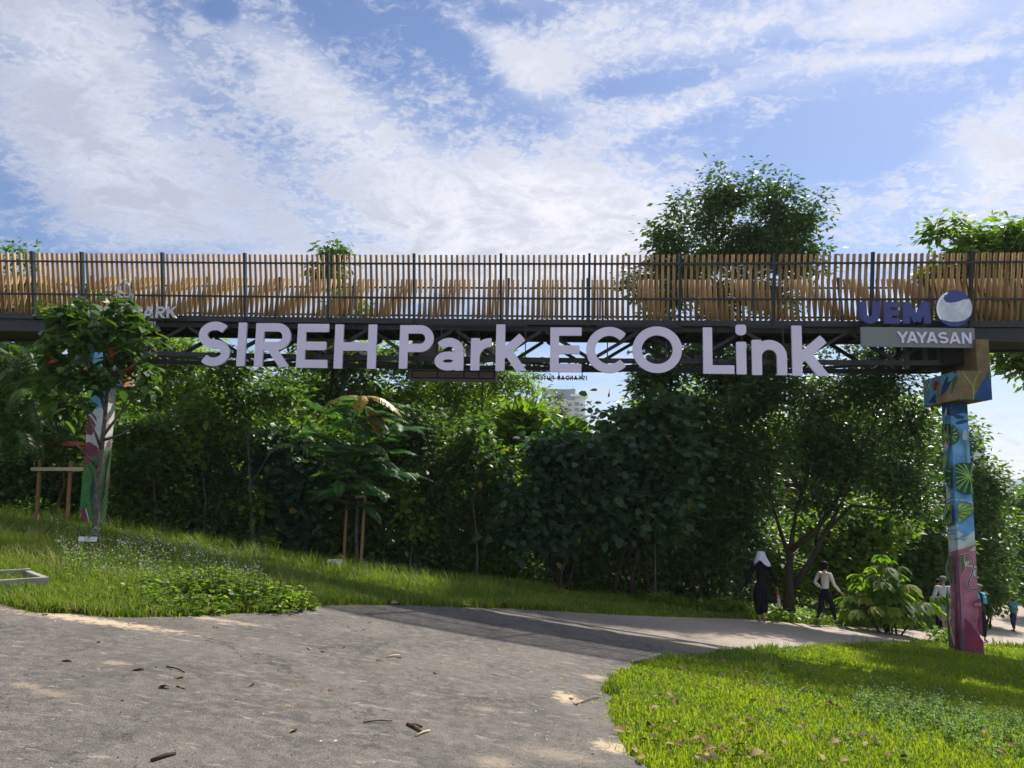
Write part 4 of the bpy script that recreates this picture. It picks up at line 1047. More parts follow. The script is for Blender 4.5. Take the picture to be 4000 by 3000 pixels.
tree('bright leafy tree overhanging the railing at the far right end', 4900, 22, [(3680, 900, 60, 48), (3640, 960, 40, 55), (3790, 960, 80, 55), (3920, 920, 110, 55), (3760, 1060, 130, 70), (3950, 1060, 160, 100), (3640, 1080, 60, 60), (4150, 1000, 180, 150), (3850, 1180, 200, 80), (4100, 1250, 180, 120), (3960, 1400, 60, 36), (4060, 1440, 80, 40), (4250, 1400, 120, 120), (3895, 1425, 28, 22)],
     260, 62, .22, .20, asp=.40, mat=BR, trunk=.2, seed=13, bark=BARKG, jag=.4, hollow=.1, vbias=-.12, group=GT)
tree('rounded tree behind the right pillar, edge sloping down to the track', 3820, 33, [(3740, 1700, 60, 90), (3770, 1850, 100, 130), (3840, 1880, 80, 90), (3760, 2020, 130, 110), (3870, 2010, 70, 90), (3800, 2160, 130, 90), (3900, 2150, 60, 70), (3720, 2220, 130, 90), (3840, 2260, 90, 60)],
     230, 80, .36, .17, mat=MD, trunk=.18, seed=17, hollow=.1, vbias=-.05, group=GT)
tree('pale hazy tree at the right edge beyond the track', 3990, 48, [(4010, 1990, 110, 90), (3950, 2070, 70, 80), (4040, 2100, 120, 100), (3960, 2170, 80, 70)], 110, 70, .55, .30, mat=MD, trunk=.25, seed=19, hollow=.1, vbias=.1, group=GT)
tree('bushy tree at the right edge shading the bend of the track', 4120, 38, [(4100, 2120, 100, 120), (4050, 2230, 70, 60), (4150, 2260, 120, 70)], 90, 70, .45, .24, mat=MD, trunk=.25, seed=23, group=GT)
tree('slim tree with a small drooping top peeping over the left railing', 1300, 23, [(1290, 990, 62, 34), (1275, 1070, 80, 50), (1310, 1180, 100, 60), (1250, 1300, 110, 70), (1330, 1400, 130, 70), (1260, 1520, 130, 70)], 88, 58, .22, .18, asp=.34, mat=MD, trunk=.07, seed=29, droop=.8, twigs=.9, hollow=.05, group=GT)
tree('tall tree cut by the left edge, top just above the railing', 20, 26, [(20, 1010, 80, 50), (100, 1040, 50, 30), (60, 1150, 150, 90), (130, 1290, 160, 100), (0, 1400, 160, 140), (100, 1560, 180, 140), (60, 1720, 180, 120)], 230, 75, .30, .15, mat=MD, trunk=.18, seed=31, hollow=.1, group=GT)
tree('olive tree filling the truss gaps left of the letter S', 640, 25, [(420, 1180, 60, 60), (640, 1330, 160, 80), (480, 1400, 170, 110), (720, 1450, 170, 110), (560, 1600, 200, 120), (800, 1560, 150, 110)], 190, 66, .30, .15, mat=BR, trunk=.12, bark=BARKG, seed=37, twigs=.7, hollow=.1, vbias=.1, group=GT)  # brighter leaf colour paints in sunlit patches
tree('grey stemmed tree seen between the letters I and R', 990, 19.4, [(960, 1440, 160, 50), (880, 1540, 110, 60), (1060, 1550, 120, 70), (980, 1660, 150, 60)], 70, 40, .24, .13, gap=.0, mat=MD, trunk=.055, bark=BARKG, seed=41, twigs=.9, vbias=.1, group=GT, spine=[(985, 2050, 19.4), (975, 1850, 19.4), (968, 1700, 19.4), (975, 1450, 19.4)], limbs=[([(970, 1740, 19.4), (925, 1610, 19.3), (890, 1520, 19.2), (866, 1430, 19.2)], .035), ([(972, 1640, 19.4), (1030, 1540, 19.3), (1080, 1470, 19.3)], .025), ([(978, 1900, 19.4), (1060, 1760, 19.3), (1150, 1650, 19.2)], .025)])
tree('yellow green tree showing under the letters E and H', 1480, 24.5, [(1180, 1430, 130, 45), (1420, 1400, 120, 50), (1620, 1410, 110, 40), (1180, 1560, 120, 80), (1430, 1500, 150, 80), (1600, 1540, 120, 80), (1500, 1640, 180, 90), (1350, 1650, 130, 80)], 150, 75, .30, .15, mat=BR, trunk=.08, seed=43, vbias=-.15, twigs=.8, group=GT)
tree('thin branched tree with sparse leaves behind the letters of Park', 1870, 23.5, [(1720, 1380, 110, 60), (1900, 1340, 110, 70), (1780, 1520, 150, 90), (1960, 1480, 110, 70), (1900, 1620, 150, 80), (2060, 1500, 60, 50)], 105, 50, .27, .15, asp=.3, mat=BR, trunk=.07, seed=47, twigs=1.0, hollow=.05, group=GT)  # sunlit look put into the bright leaf colour
tree('olive green tree between the thicket and the far apartment block', 1960, 27, [(1960, 1660, 130, 70), (2060, 1640, 80, 60), (1900, 1750, 130, 90), (2170, 1770, 90, 50), (2300, 1780, 90, 40)], 120, 60, .30, .17, mat=BR, trunk=.1, seed=48, vbias=.1, group=GT)  # bright leaf colour stands in for sun on the crown
tree('bright green rosette leaved shrub below the mirrored letters', 2060, 22, [(2040, 1625, 60, 34), (2090, 1655, 50, 26), (2230, 1690, 45, 18), (2030, 1700, 80, 40)], 55, 26, .10, .30, asp=.30, mat=BR, trunk=.05, seed=53, droop=-.25, name='shrub', cat='shrub', group=GS)
tree('grey green feathery tree standing in front of the apartment block', 2190, 60, [(2182, 1560, 14, 34), (2178, 1620, 22, 44), (2170, 1690, 36, 44), (2200, 1760, 60, 36)], 60, 45, .26, .24, asp=.25, mat=GY, trunk=.2, seed=59, hollow=.05, group=GT)
# the dense thicket, from left to right
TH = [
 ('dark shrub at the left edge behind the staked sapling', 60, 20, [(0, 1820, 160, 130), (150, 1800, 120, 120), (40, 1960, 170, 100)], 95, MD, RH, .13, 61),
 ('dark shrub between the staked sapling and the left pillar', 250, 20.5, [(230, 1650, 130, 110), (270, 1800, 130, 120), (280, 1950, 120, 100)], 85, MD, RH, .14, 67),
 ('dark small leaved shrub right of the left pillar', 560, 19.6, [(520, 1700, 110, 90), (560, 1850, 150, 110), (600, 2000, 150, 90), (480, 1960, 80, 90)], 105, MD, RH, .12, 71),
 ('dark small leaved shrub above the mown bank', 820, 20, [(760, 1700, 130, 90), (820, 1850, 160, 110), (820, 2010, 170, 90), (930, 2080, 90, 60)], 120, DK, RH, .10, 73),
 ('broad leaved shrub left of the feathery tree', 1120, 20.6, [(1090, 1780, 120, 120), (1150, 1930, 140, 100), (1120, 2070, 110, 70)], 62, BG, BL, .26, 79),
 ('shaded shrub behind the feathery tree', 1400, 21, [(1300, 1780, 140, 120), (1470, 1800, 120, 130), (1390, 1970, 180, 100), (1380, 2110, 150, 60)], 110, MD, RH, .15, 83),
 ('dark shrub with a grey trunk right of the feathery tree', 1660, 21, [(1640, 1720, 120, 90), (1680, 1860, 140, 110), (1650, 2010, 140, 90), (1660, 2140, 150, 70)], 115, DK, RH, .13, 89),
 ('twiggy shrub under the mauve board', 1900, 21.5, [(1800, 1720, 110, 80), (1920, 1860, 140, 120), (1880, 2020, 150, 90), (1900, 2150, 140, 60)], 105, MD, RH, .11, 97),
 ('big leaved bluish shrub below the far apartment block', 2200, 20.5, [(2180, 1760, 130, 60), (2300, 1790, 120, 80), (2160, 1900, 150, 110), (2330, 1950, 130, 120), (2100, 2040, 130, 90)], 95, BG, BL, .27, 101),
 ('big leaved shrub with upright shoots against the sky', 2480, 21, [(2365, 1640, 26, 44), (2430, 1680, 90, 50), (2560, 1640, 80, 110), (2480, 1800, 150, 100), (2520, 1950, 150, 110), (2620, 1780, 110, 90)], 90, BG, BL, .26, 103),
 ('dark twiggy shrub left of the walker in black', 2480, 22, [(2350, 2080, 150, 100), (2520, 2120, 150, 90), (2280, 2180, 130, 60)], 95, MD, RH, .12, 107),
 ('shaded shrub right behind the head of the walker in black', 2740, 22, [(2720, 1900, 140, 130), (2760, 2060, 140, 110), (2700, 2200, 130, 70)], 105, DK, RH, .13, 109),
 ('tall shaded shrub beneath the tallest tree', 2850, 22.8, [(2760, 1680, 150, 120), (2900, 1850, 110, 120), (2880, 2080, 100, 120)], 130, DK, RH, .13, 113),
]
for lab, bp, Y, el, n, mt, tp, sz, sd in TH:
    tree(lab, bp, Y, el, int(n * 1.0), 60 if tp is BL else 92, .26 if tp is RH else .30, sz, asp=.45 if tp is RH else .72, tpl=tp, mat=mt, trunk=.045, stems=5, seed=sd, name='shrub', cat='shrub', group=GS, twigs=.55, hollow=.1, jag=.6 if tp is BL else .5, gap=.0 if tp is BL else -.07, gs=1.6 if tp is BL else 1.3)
SPR = [('sparse broad leaved sapling in front of the thicket right of the left pillar', 610, 19.0, [(590, 1680, 70, 60), (640, 1780, 80, 60), (560, 1850, 60, 50)], 34, MD, 171),
 ('sparse light green sapling in front of the thicket below the letter S', 800, 19.2, [(780, 1600, 90, 50), (850, 1690, 80, 60), (760, 1760, 60, 50)], 36, BR, 173),
 ('thin light leaved sapling left of the feathery tree base', 1010, 19.6, [(1000, 1980, 60, 60), (1040, 2080, 50, 40)], 18, BR, 175),
 ('sparse light leaved sapling under the right end of the mauve board', 1860, 20.2, [(1840, 1700, 80, 60), (1900, 1800, 80, 70), (1830, 1900, 60, 60)], 34, MD, 177),
 ('thin leafy sapling at the thicket foot right of the feathery tree', 1600, 20.0, [(1590, 1960, 60, 60), (1640, 2060, 60, 50)], 20, BR, 179),
 ('yellow green sapling standing before the shaded shrubs below the letters ECO', 2560, 20.6, [(2560, 1760, 70, 60), (2600, 1860, 70, 60), (2540, 1950, 60, 50)], 30, MD, 181)]
for lab, bp, Y, el, n, mt, sd in SPR:
    tree(lab, bp, Y, el, n, 15, .20, .19, asp=.62, tpl=BL, mat=mt, trunk=.03, bark=BARKG, seed=sd, name='sapling', cat='sapling', group='saplings in front of the thicket', twigs=1.0, hollow=.0, gap=-.3)
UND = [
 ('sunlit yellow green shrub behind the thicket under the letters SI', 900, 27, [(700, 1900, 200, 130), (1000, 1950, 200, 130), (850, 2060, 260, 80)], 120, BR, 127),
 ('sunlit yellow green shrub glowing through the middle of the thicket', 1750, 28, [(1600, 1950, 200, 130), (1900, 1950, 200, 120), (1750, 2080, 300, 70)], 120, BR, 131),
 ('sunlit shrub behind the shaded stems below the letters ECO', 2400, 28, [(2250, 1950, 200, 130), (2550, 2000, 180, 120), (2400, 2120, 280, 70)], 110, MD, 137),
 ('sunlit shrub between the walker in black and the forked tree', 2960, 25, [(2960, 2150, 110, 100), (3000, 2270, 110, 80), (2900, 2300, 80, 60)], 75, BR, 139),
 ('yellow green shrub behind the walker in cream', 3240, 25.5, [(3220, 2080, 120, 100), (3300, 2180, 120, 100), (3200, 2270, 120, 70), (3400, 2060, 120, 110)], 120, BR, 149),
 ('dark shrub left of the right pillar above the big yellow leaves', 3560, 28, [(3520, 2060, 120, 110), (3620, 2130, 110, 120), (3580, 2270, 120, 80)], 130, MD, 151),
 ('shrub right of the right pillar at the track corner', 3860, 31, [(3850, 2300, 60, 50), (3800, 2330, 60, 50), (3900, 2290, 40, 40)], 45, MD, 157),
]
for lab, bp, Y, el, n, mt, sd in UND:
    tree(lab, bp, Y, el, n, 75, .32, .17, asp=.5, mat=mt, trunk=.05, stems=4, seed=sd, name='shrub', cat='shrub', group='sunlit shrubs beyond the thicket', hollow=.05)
# far wood as one mass
rg = np.random.default_rng(201)
far_e = []
for px in range(-500, 4000, 170):
    Y = 40 + 6 * rg.uniform(); top = 1430 + 120 * rg.uniform() if not (1900 < px < 2560) else 1790
    if px > 2700: top = 1480 + 150 * rg.uniform()
    if px > 3650: continue
    far_e.append(ellp(px, (top + 2080) / 2, Y, 150, (2080 - top) / 2, 2.5))
C = ell_clusters(far_e, 2500, rg, .4, .0)
fw = foliage('woods', C, 42, .55, .34, .5, RH, BR, None, rg, .3); tag(fw, 'dense far wood closing the view behind the thicket', 'woods', kind='stuff')  # bright leaf colour paints sunlit foliage seen through the thicket gaps

# broad yellow green lobed leaves beside the path
def bigplant(label, stems_px, Y, seed, size, mat, n_each, name='shrub', cat='shrub', radius=.55):
    rg = np.random.default_rng(seed); b = ground_at(stems_px[0][0], Y); root = empty(name, b, label, cat)
    mb = MB(); Ps, Ds, Us, Sz = [], [], [], []
    for (bx_, tx, ty) in stems_px:
        a = ground_at(bx_, Y); q = P(tx, ty, Y) + np.array([0, rg.normal() * .4, 0])
        pts_ = [a + (q - a) * f + np.array([rg.normal(), rg.normal(), 0]) * .04 for f in np.linspace(0, 1, 6)]; mb.tube(pts_, [.028, .024, .02, .016, .012, .008], 6)
        for i in range(n_each):
            f = rg.uniform(.35, 1.0); p0 = a + (q - a) * f; az = rg.uniform(0, 2 * math.pi); L = radius * rg.uniform(.5, 1) * (1.15 - .4 * f)
            d = np.array([math.cos(az), math.sin(az), .35]); p1 = p0 + d * L; mb.tube([p0, (p0 + p1) / 2 + np.array([0, 0, .05]), p1], [.007, .006, .004], 4, cap=False)
            # each leaf: five lobes fanning from the stalk
            s_ = size * rg.uniform(.7, 1.15)
            for la in (-75, -38, 0, 38, 75):
                az2 = az + R(la); dd = np.array([math.cos(az2), math.sin(az2), -.55 - .15 * abs(la) / 75]); Ps.append(p1); Ds.append(dd / np.linalg.norm(dd))
                Us.append(np.array([.25 * math.cos(az), .25 * math.sin(az), 1]) + rg.normal(size=3) * .08); Sz.append(s_ * (1 - .25 * abs(la) / 75))
    mb.build('stem', BARKB, root, smooth=True)
    Ps, Ds, Us, Sz = map(np.array, (Ps, Ds, Us, Sz)); v = np.repeat(rg.uniform(.2, .95, len(Ps) // 5), 5)
    leaf_mesh('foliage', Ps, Ds, nrm(Us), Sz, .55, BL, mat, root, v); return root
bigplant('broad shrub with big lobed yellow green leaves left of the right pillar', [(3480, 3450, 2160), (3500, 3540, 2240), (3450, 3380, 2230), (3470, 3470, 2260), (3520, 3590, 2330), (3430, 3330, 2330), (3480, 3490, 2350), (3440, 3400, 2360)], 21.5, 301, .44, BR, 16, radius=.62)
# undergrowth along the path edge
def ground_leaves(name, label, px0, px1, Y0, Y1, n, size, mat, seed, hgt=.35, asp=.5, tpl=RH):
    rg = np.random.default_rng(seed); X0 = ground_at(px0, Y0); X1 = ground_at(px1, Y0); k = []
    while len(k) < n:
        px = rg.uniform(px0, px1); Y = rg.uniform(Y0, Y1); x = (px - 2000) / 3000 * Y
        if not on_road(np.array([x]), np.array([Y]))[0]: k.append((x, Y))
    k = np.array(k); z = tza(k[:, 0], k[:, 1]); bump = np.array([max(0.15, .55 + .7 * mnoise.noise(Vector((a * .8, b_ * .8, 7)))) for a, b_ in k])
    pos = np.stack([k[:, 0], k[:, 1], z + rg.uniform(0, 1, n) ** .7 * hgt * bump], 1)
    d = rg.normal(size=(n, 3)); d[:, 2] = d[:, 2] * .5 + .1; up = rg.normal(size=(n, 3)) * .5 + np.array([0, 0, 1])
    o = leaf_mesh(name, pos, nrm(d), nrm(up), size * rg.uniform(.6, 1.3, n), asp, tpl, mat, None, rg.uniform(0, .95, n)); return tag(o, label, 'ground cover', kind='stuff')
ground_leaves('undergrowth', 'low leafy weeds along the foot of the thicket', 2500, 3720, 19.6, 26, 15000, .13, BR, 401, .5)
ground_leaves('undergrowth', 'dim leafy weeds on the shaded ground below the thicket', 450, 2900, 20.5, 27, 14000, .13, MD, 402, .6)
ground_leaves('undergrowth', 'dark saplings and brush filling the foot of the thicket', 1500, 2950, 21.6, 24, 26000, .14, DK, 404, 2.2)
ground_leaves('undergrowth', 'leafy weeds at the left edge behind the sapling stakes', -300, 480, 18.5, 24, 9000, .14, MD, 403, 1.0)
# ------------------------------------------------------------------ planted trees in front
def planted_left():
    rg = np.random.default_rng(501); Y = 13.4; b = ground_at(372, Y)
    root = empty('tree', b, 'young planted tree with big drooping leaves, some red, in front of the left railing', 'tree')
    mb = MB(); g = lambda x, y, yy=Y: P(x, y, yy)
    tr = [b + np.array([0, 0, -.2]), g(372, 2080), g(378, 1960), g(388, 1830), g(398, 1740), g(408, 1660), g(416, 1560), g(420, 1440), g(430, 1300), g(440, 1180)]
    mb.tube(tr, [.060, .055, .050, .046, .042, .036, .03, .026, .02, .012], 9)
    forks = [[g(398, 1760), g(372, 1690, 13.2), g(330, 1600, 13.1), g(270, 1480, 13)], [g(405, 1700), g(450, 1640, 13.5), g(520, 1560, 13.6), g(600, 1450, 13.7)], [g(412, 1610), g(380, 1500, 13.3), g(300, 1340, 13.2), g(210, 1230, 13.1)],
             [g(416, 1540), g(470, 1430, 13.5), g(540, 1300, 13.6), g(600, 1220, 13.6)], [g(420, 1470), g(400, 1330, 13.2), g(350, 1200, 13.1), g(300, 1150, 13.1)], [g(385, 1830), g(350, 1790, 13.2), g(300, 1740, 13)], [g(425, 1400), g(500, 1290, 13.7), g(520, 1200, 13.7)],
             [g(416, 1560), g(330, 1470, 13.5), g(200, 1400, 13.5)], [g(420, 1500), g(560, 1400, 13.2), g(650, 1360, 13.2)], [g(400, 1720), g(470, 1700, 13.1), g(500, 1680, 13.0)]]
    nodes = []
    for f in forks:
        mb.tube(f, [.028 - .018 * i / (len(f) - 1) for i in range(len(f))], 6)
        for i in range(len(f) - 1):
            for q in np.linspace(0, 1, 5): nodes.append((f[i] + (f[i + 1] - f[i]) * q, (i + q) / (len(f) - 1)))
    for i in range(6, 9):
        for q in np.linspace(0, 1, 6): nodes.append((tr[i] + (tr[i + 1] - tr[i]) * q, .8))
    E_ = [ellp(*e) for e in [(250, 1250, 13.2, 110, 70), (180, 1200, 13.2, 50, 40), (430, 1210, 13.4, 110, 70), (560, 1280, 13.5, 90, 70), (330, 1330, 13.1, 150, 90), (520, 1400, 13.4, 120, 80), (260, 1430, 13.3, 130, 80), (380, 1480, 13.1, 150, 60), (560, 1510, 13.5, 80, 60), (300, 1570, 13.2, 100, 60), (250, 1610, 13.3, 80, 40), (560, 1580, 13.4, 70, 40)]]
    C = ell_clusters(E_, 190, rg, .5, .05, .02, 1.6); NP = np.array([p for p, _ in nodes]); Ps, Ds, Us = [], [], []
    for c in C:
        i = int(np.argmin(np.linalg.norm(NP - c, axis=1))); a = NP[i]; v = c - a; L = np.linalg.norm(v)
        if L > .05: mb.tube([a, a + v * .5 + np.array([0, 0, .05]), c], [.010, .007, .004], 4, cap=False)
        k = rg.integers(4, 8)
        for j in range(k):
            az = rg.uniform(0, 2 * math.pi); d = np.array([math.cos(az), math.sin(az), rg.uniform(-.9, .05)]) + v / (L + .1) * .5
            Ps.append(c + rg.normal(size=3) * .07); Ds.append(d); Us.append(rg.normal(size=3) * .35 + np.array([0, 0, 1]))
    mb.build('trunk', BARKG, root, smooth=True)
    Ps = np.array(Ps); n = len(Ps); var = rg.uniform(0, .86, n); low = Ps[:, 2] < P(400, 1380, Y)[2]
    var = np.where((rg.uniform(size=n) < np.where(low, .028, .008)), .97, var)
    leaf_mesh('crown', Ps, nrm(np.array(Ds)), nrm(np.array(Us)), rg.uniform(.15, .33, n), .52, BL, PT, root, var)
planted_left()
def frond_mesh(Ps, Ds, Us, Sz, Vr, base, azim, L, rise, droop, npair, wid, rg, rach, tone):
    """a feather leaf: rachis arcs out and down, leaflets in pairs"""
    h = np.array([math.cos(azim), math.sin(azim), 0]); s = np.array([-math.sin(azim), math.cos(azim), 0]); pts_ = []
    for i in range(9):
        f = i / 8; pts_.append(base + h * L * f * (1 - .12 * f) + np.array([0, 0, rise * f - droop * f * f]))
    rach.tube(pts_, [.009 * (1 - .75 * i / 8) for i in range(9)], 4, cap=False)
    for j in range(npair):
        f = .12 + .88 * (j + .5) / npair; k = f * 8; i = min(7, int(k)); p = pts_[i] + (pts_[i + 1] - pts_[i]) * (k - i); t_ = (pts_[i + 1] - pts_[i]); t_ /= np.linalg.norm(t_)
        ln = wid * math.sin(math.pi * min(1, .18 + .80 * f)) ** .7
        for sd in (1, -1):
            d = s * sd * 1.0 + t_ * .35 + np.array([0, 0, -.45]); Ps.append(p); Ds.append(d / np.linalg.norm(d)); Us.append(np.cross(t_, s * sd) * (1 if np.cross(t_, s * sd)[2] > 0 else -1) + rg.normal(size=3) * .1); Sz.append(ln * rg.uniform(.85, 1.1)); Vr.append(np.clip(tone + rg.uniform(-.1, .1), 0, .93))
def feathery():
    rg = np.random.default_rng(511); Y = 19.2; b = ground_at(1395, Y); root = empty('tree', b, 'young feathery leaved tree with yellow and orange top fronds below the letters REH', 'tree')
    mb = MB(); g = lambda x, y, yy=Y: P(x, y, yy)
    tr = [b + np.array([0, 0, -.2]), g(1392, 2060), g(1400, 1950), g(1412, 1850), g(1425, 1750), g(1432, 1650), g(1420, 1560)]
    mb.tube(tr, [.05, .045, .04, .035, .03, .024, .014], 8)
    br = [[g(1403, 1930), g(1340, 1850, 18.9), g(1240, 1790, 18.7), (g(1150, 1740, 18.6))], [g(1400, 1960), g(1470, 1880, 19), g(1540, 1830, 18.9)], [g(1405, 1900), g(1370, 1830, 19.00), g(1330, 1760, 18.80), g(1250, 1690, 18.70)], [g(1418, 1800), g(1480, 1720, 19.30), g(1540, 1660, 19.40)], [g(1428, 1700), g(1360, 1640, 19.40), g(1280, 1600, 19.50)], [g(1395, 1980), g(1350, 1930, 18.90), g(1310, 1860, 18.70)], [g(1412, 1850), g(1460, 1800, 18.90), g(1500, 1760, 18.80)]]
    for f in br: mb.tube(f, [.02 - .010 * i / (len(f) - 1) for i in range(len(f))], 6)
    sets = {k: ([], [], [], [], []) for k in 'gyo'}
    for bi, line in enumerate([tr[1:]] + br):
        m = 44 if bi == 0 else 13
        for i in range(m):
            f = rg.uniform(.1, 1) * (len(line) - 1); k = min(len(line) - 2, int(f)); p = line[k] + (line[k + 1] - line[k]) * (f - k)
            frond_mesh(*sets['g'], p, rg.uniform(0, 2 * math.pi), rg.uniform(.85, 1.45), rg.uniform(.15, .5), rg.uniform(.2, .7), 20, .22, rg, mb, rg.uniform(.1, .9))
    top = tr[-1] + np.array([0, 0, .08])
    frond_mesh(*sets['y'], top, R(198), 1.25, .22, .66, 28, .30, rg, mb, .3); frond_mesh(*sets['y'], top, R(-15), 1.2, .20, .72, 28, .30, rg, mb, .3); frond_mesh(*sets['y'], top, R(270), .8, .10, .62, 18, .24, rg, mb, .3)
    frond_mesh(*sets['o'], g(1432, 1600), R(-25), .75, .0, .55, 16, .24, rg, mb, .3); frond_mesh(*sets['o'], g(1440, 1620), R(-50), .6, -.05, .5, 12, .2, rg, mb, .3)
    mb.build('trunk', BARKG, root, smooth=True)
    for k, nm, mt in (('g', 'crown', FT), ('y', 'yellow_frond', YL), ('o', 'orange_frond', ORG)):
        Ps, Ds, Us, Sz, Vr = map(np.array, sets[k]); o = leaf_mesh(nm, Ps, Ds, nrm(Us), Sz, .30 if k == 'g' else .40, RH, mt, root, Vr)
        if k == 'y': o['label'] = 'yellow fronds at the top'
        if k == 'o': o['label'] = 'orange withered fronds'
feathery()
stakem = pbr('stake_wood', (.24, .135, .065), .8, .2, vary=.4, vscale=9, col2=(.20, .11, .05)); batten = pbr('pale_batten', (.52, .43, .28), .8, .2, vary=.2, vscale=8)
def stakes(label, Y, posts, bar, wid=.055):
    b = ground_at(posts[0][0], Y); root = empty('tree_stake_frame', b, label, 'tree stakes')
    for (bx_, tx, ty, yy) in posts:
        mb = MB(); a = ground_at(bx_, yy); a[2] -= .2; mb.bar(a, P(tx, ty, yy), wid, wid); mb.build('stake', stakem, root)
    mb = MB(); mb.bar(P(*bar[0]), P(*bar[1]), .035, .07); mb.build('crossbar', batten, root)
stakes('two brown timber stakes with a pale crossbar around the red leaved sapling', 15.6, [(143, 157, 1795, 15.6), (260, 278, 1800, 15.6)], ((122, 1832, 15.54), (325, 1832, 15.54)))
stakes('pair of brown timber stakes holding the feathery leaved tree', 18.9, [(1408, 1428, 1918, 18.9), (1342, 1356, 1960, 19.3)], ((1388, 1941, 18.95), (1428, 1938, 18.85)), .065)
def sapling():
    rg = np.random.default_rng(521); Y = 15.8; b = ground_at(208, Y); root = empty('sapling', b, 'thin crooked sapling with salmon red fronds tied between two stakes', 'sapling')
    mb = MB(); g = lambda x, y, yy=Y: P(x, y, yy)
    tr = [b + np.array([0, 0, -.1]), g(218, 2000), g(228, 1960), g(243, 1920), g(252, 1890), g(248, 1850), g(243, 1820), g(241, 1760), g(240, 1700), g(236, 1650)]
    mb.tube(tr, [.03, .028, .026, .025, .023, .022, .02, .016, .012, .008], 7)
    S1_, S2_ = ([], [], [], [], []), ([], [], [], [], [])
    for az in (R(178), R(192), R(200), R(4), R(-12), R(160), R(20), R(-20)): frond_mesh(*S1_, g(240, 1725), az, rg.uniform(.50, .70), .10, .14, 13, .27, rg, mb, .4)
    for i in range(26): frond_mesh(*S2_, g(240, 1690 + rg.uniform(-40, 110)), rg.uniform(0, 6.28), rg.uniform(.3, .55), rg.uniform(0, .2), rg.uniform(.1, .3), 10, .13, rg, mb, rg.uniform(.2, .9))
    mb.build('trunk', BARKB, root, smooth=True)
    for S_, nm, mt in ((S1_, 'red_frond', RD), (S2_, 'crown', MD)):
        Ps, Ds, Us, Sz, Vr = map(np.array, S_); leaf_mesh(nm, Ps, Ds, nrm(Us), Sz, .36, RH, mt, root, Vr)
sapling()
def drooping_left():
    rg = np.random.default_rng(531); Y = 15; b = ground_at(-60, Y); root = empty('tree', b, 'dark tree with drooping feathery fronds at the left edge below the girder', 'tree')
    mb = MB(); g = lambda x, y, yy=Y: P(x, y, yy); tr = [b + np.array([0, 0, -.2]), g(-50, 1900), g(-30, 1650), g(20, 1450), g(50, 1370)]; mb.tube(tr, [.06, .05, .045, .035, .02], 7)
    S_ = ([], [], [], [], [])
    for i in range(150):
        q = g(rg.uniform(-120, 180), rg.uniform(1330, 1700), rg.uniform(14.5, 15.6)); frond_mesh(*S_, q, rg.uniform(0, 6.28), rg.uniform(.5, .9), rg.uniform(.05, .25), rg.uniform(.4, 1.0), 14, .18, rg, mb, rg.uniform(.1, .8))
    mb.build('trunk', BARK, root, smooth=True); Ps, Ds, Us, Sz, Vr = map(np.array, S_); leaf_mesh('crown', Ps, Ds, nrm(Us), Sz, .30, RH, MD, root, Vr)
drooping_left()

# ------------------------------------------------------------------ grass
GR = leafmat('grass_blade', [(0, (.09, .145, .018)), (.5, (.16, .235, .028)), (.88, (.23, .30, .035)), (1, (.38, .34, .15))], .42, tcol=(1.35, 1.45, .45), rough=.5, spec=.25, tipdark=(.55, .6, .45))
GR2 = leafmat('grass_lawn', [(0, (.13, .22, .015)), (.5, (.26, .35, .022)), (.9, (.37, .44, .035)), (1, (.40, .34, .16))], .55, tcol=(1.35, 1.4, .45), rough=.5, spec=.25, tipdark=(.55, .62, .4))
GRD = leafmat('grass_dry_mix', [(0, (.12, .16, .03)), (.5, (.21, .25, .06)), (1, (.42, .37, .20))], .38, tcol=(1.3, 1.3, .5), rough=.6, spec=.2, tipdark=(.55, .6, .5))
def grass(name, label, xr, yr, count, hgt, wid, mat, seed, keep, lean=.5, dens=None):
    rg = np.random.default_rng(seed); n = count
    x = rg.uniform(*xr, n); u = rg.uniform(0, 1, n); y = yr[0] * (yr[1] / yr[0]) ** u           # denser nearer the viewer
    x = x * (y / yr[1]) if keep == 'fan' else x
    ok = ~on_road(x, y)
    if dens is not None: ok &= dens(x, y, rg)
    x, y = x[ok], y[ok]; n = len(x); z = tza(x, y)
    patch = np.array([mnoise.noise(Vector((a * .9, b_ * .9, seed))) for a, b_ in zip(x, y)])
    h = hgt * rg.uniform(.5, 1.3, n) * (1 + .5 * patch) * (1 + .02 * y); w = wid * (.6 + y / 10)
    az = rg.uniform(0, 2 * math.pi, n); la = rg.uniform(.1, 1, n) * lean; dx_, dy_ = np.cos(az), np.sin(az); fa = az + math.pi / 2 + rg.normal(size=n) * .5; sx, sy = np.cos(fa) * w, np.sin(fa) * w
    base = np.stack([x, y, z - .01], 1); S_ = np.stack([sx, sy, np.zeros(n)], 1)
    m1 = base + np.stack([dx_ * la * h * .35, dy_ * la * h * .35, h * .6], 1); tp = base + np.stack([dx_ * la * h, dy_ * la * h, h * (1 - .35 * la)], 1)
    V = np.stack([base - S_, base + S_, m1 + S_ * .7, m1 - S_ * .7, tp], 1).reshape(-1, 3); i5 = (np.arange(n) * 5)[:, None]
    F = np.concatenate([i5 + np.array([[0, 1, 2]]), i5 + np.array([[0, 2, 3]]), i5 + np.array([[3, 2, 4]])], 1).reshape(-1, 3)
    var = np.clip(.45 + .35 * patch + rg.normal(size=n) * .17, 0, .95); var = np.where(rg.uniform(size=n) < .05, 1, var)
    tip = np.tile(np.array([0, 0, .6, .6, 1.0]), n)
    o = np_mesh(name, V, F, mat, None, var=np.repeat(var, 3), extra=tip); return tag(o, label, 'grass', kind='stuff')
def right_lawn(x, y, rg): return (x > .2) & (x > .105 * y - .2)
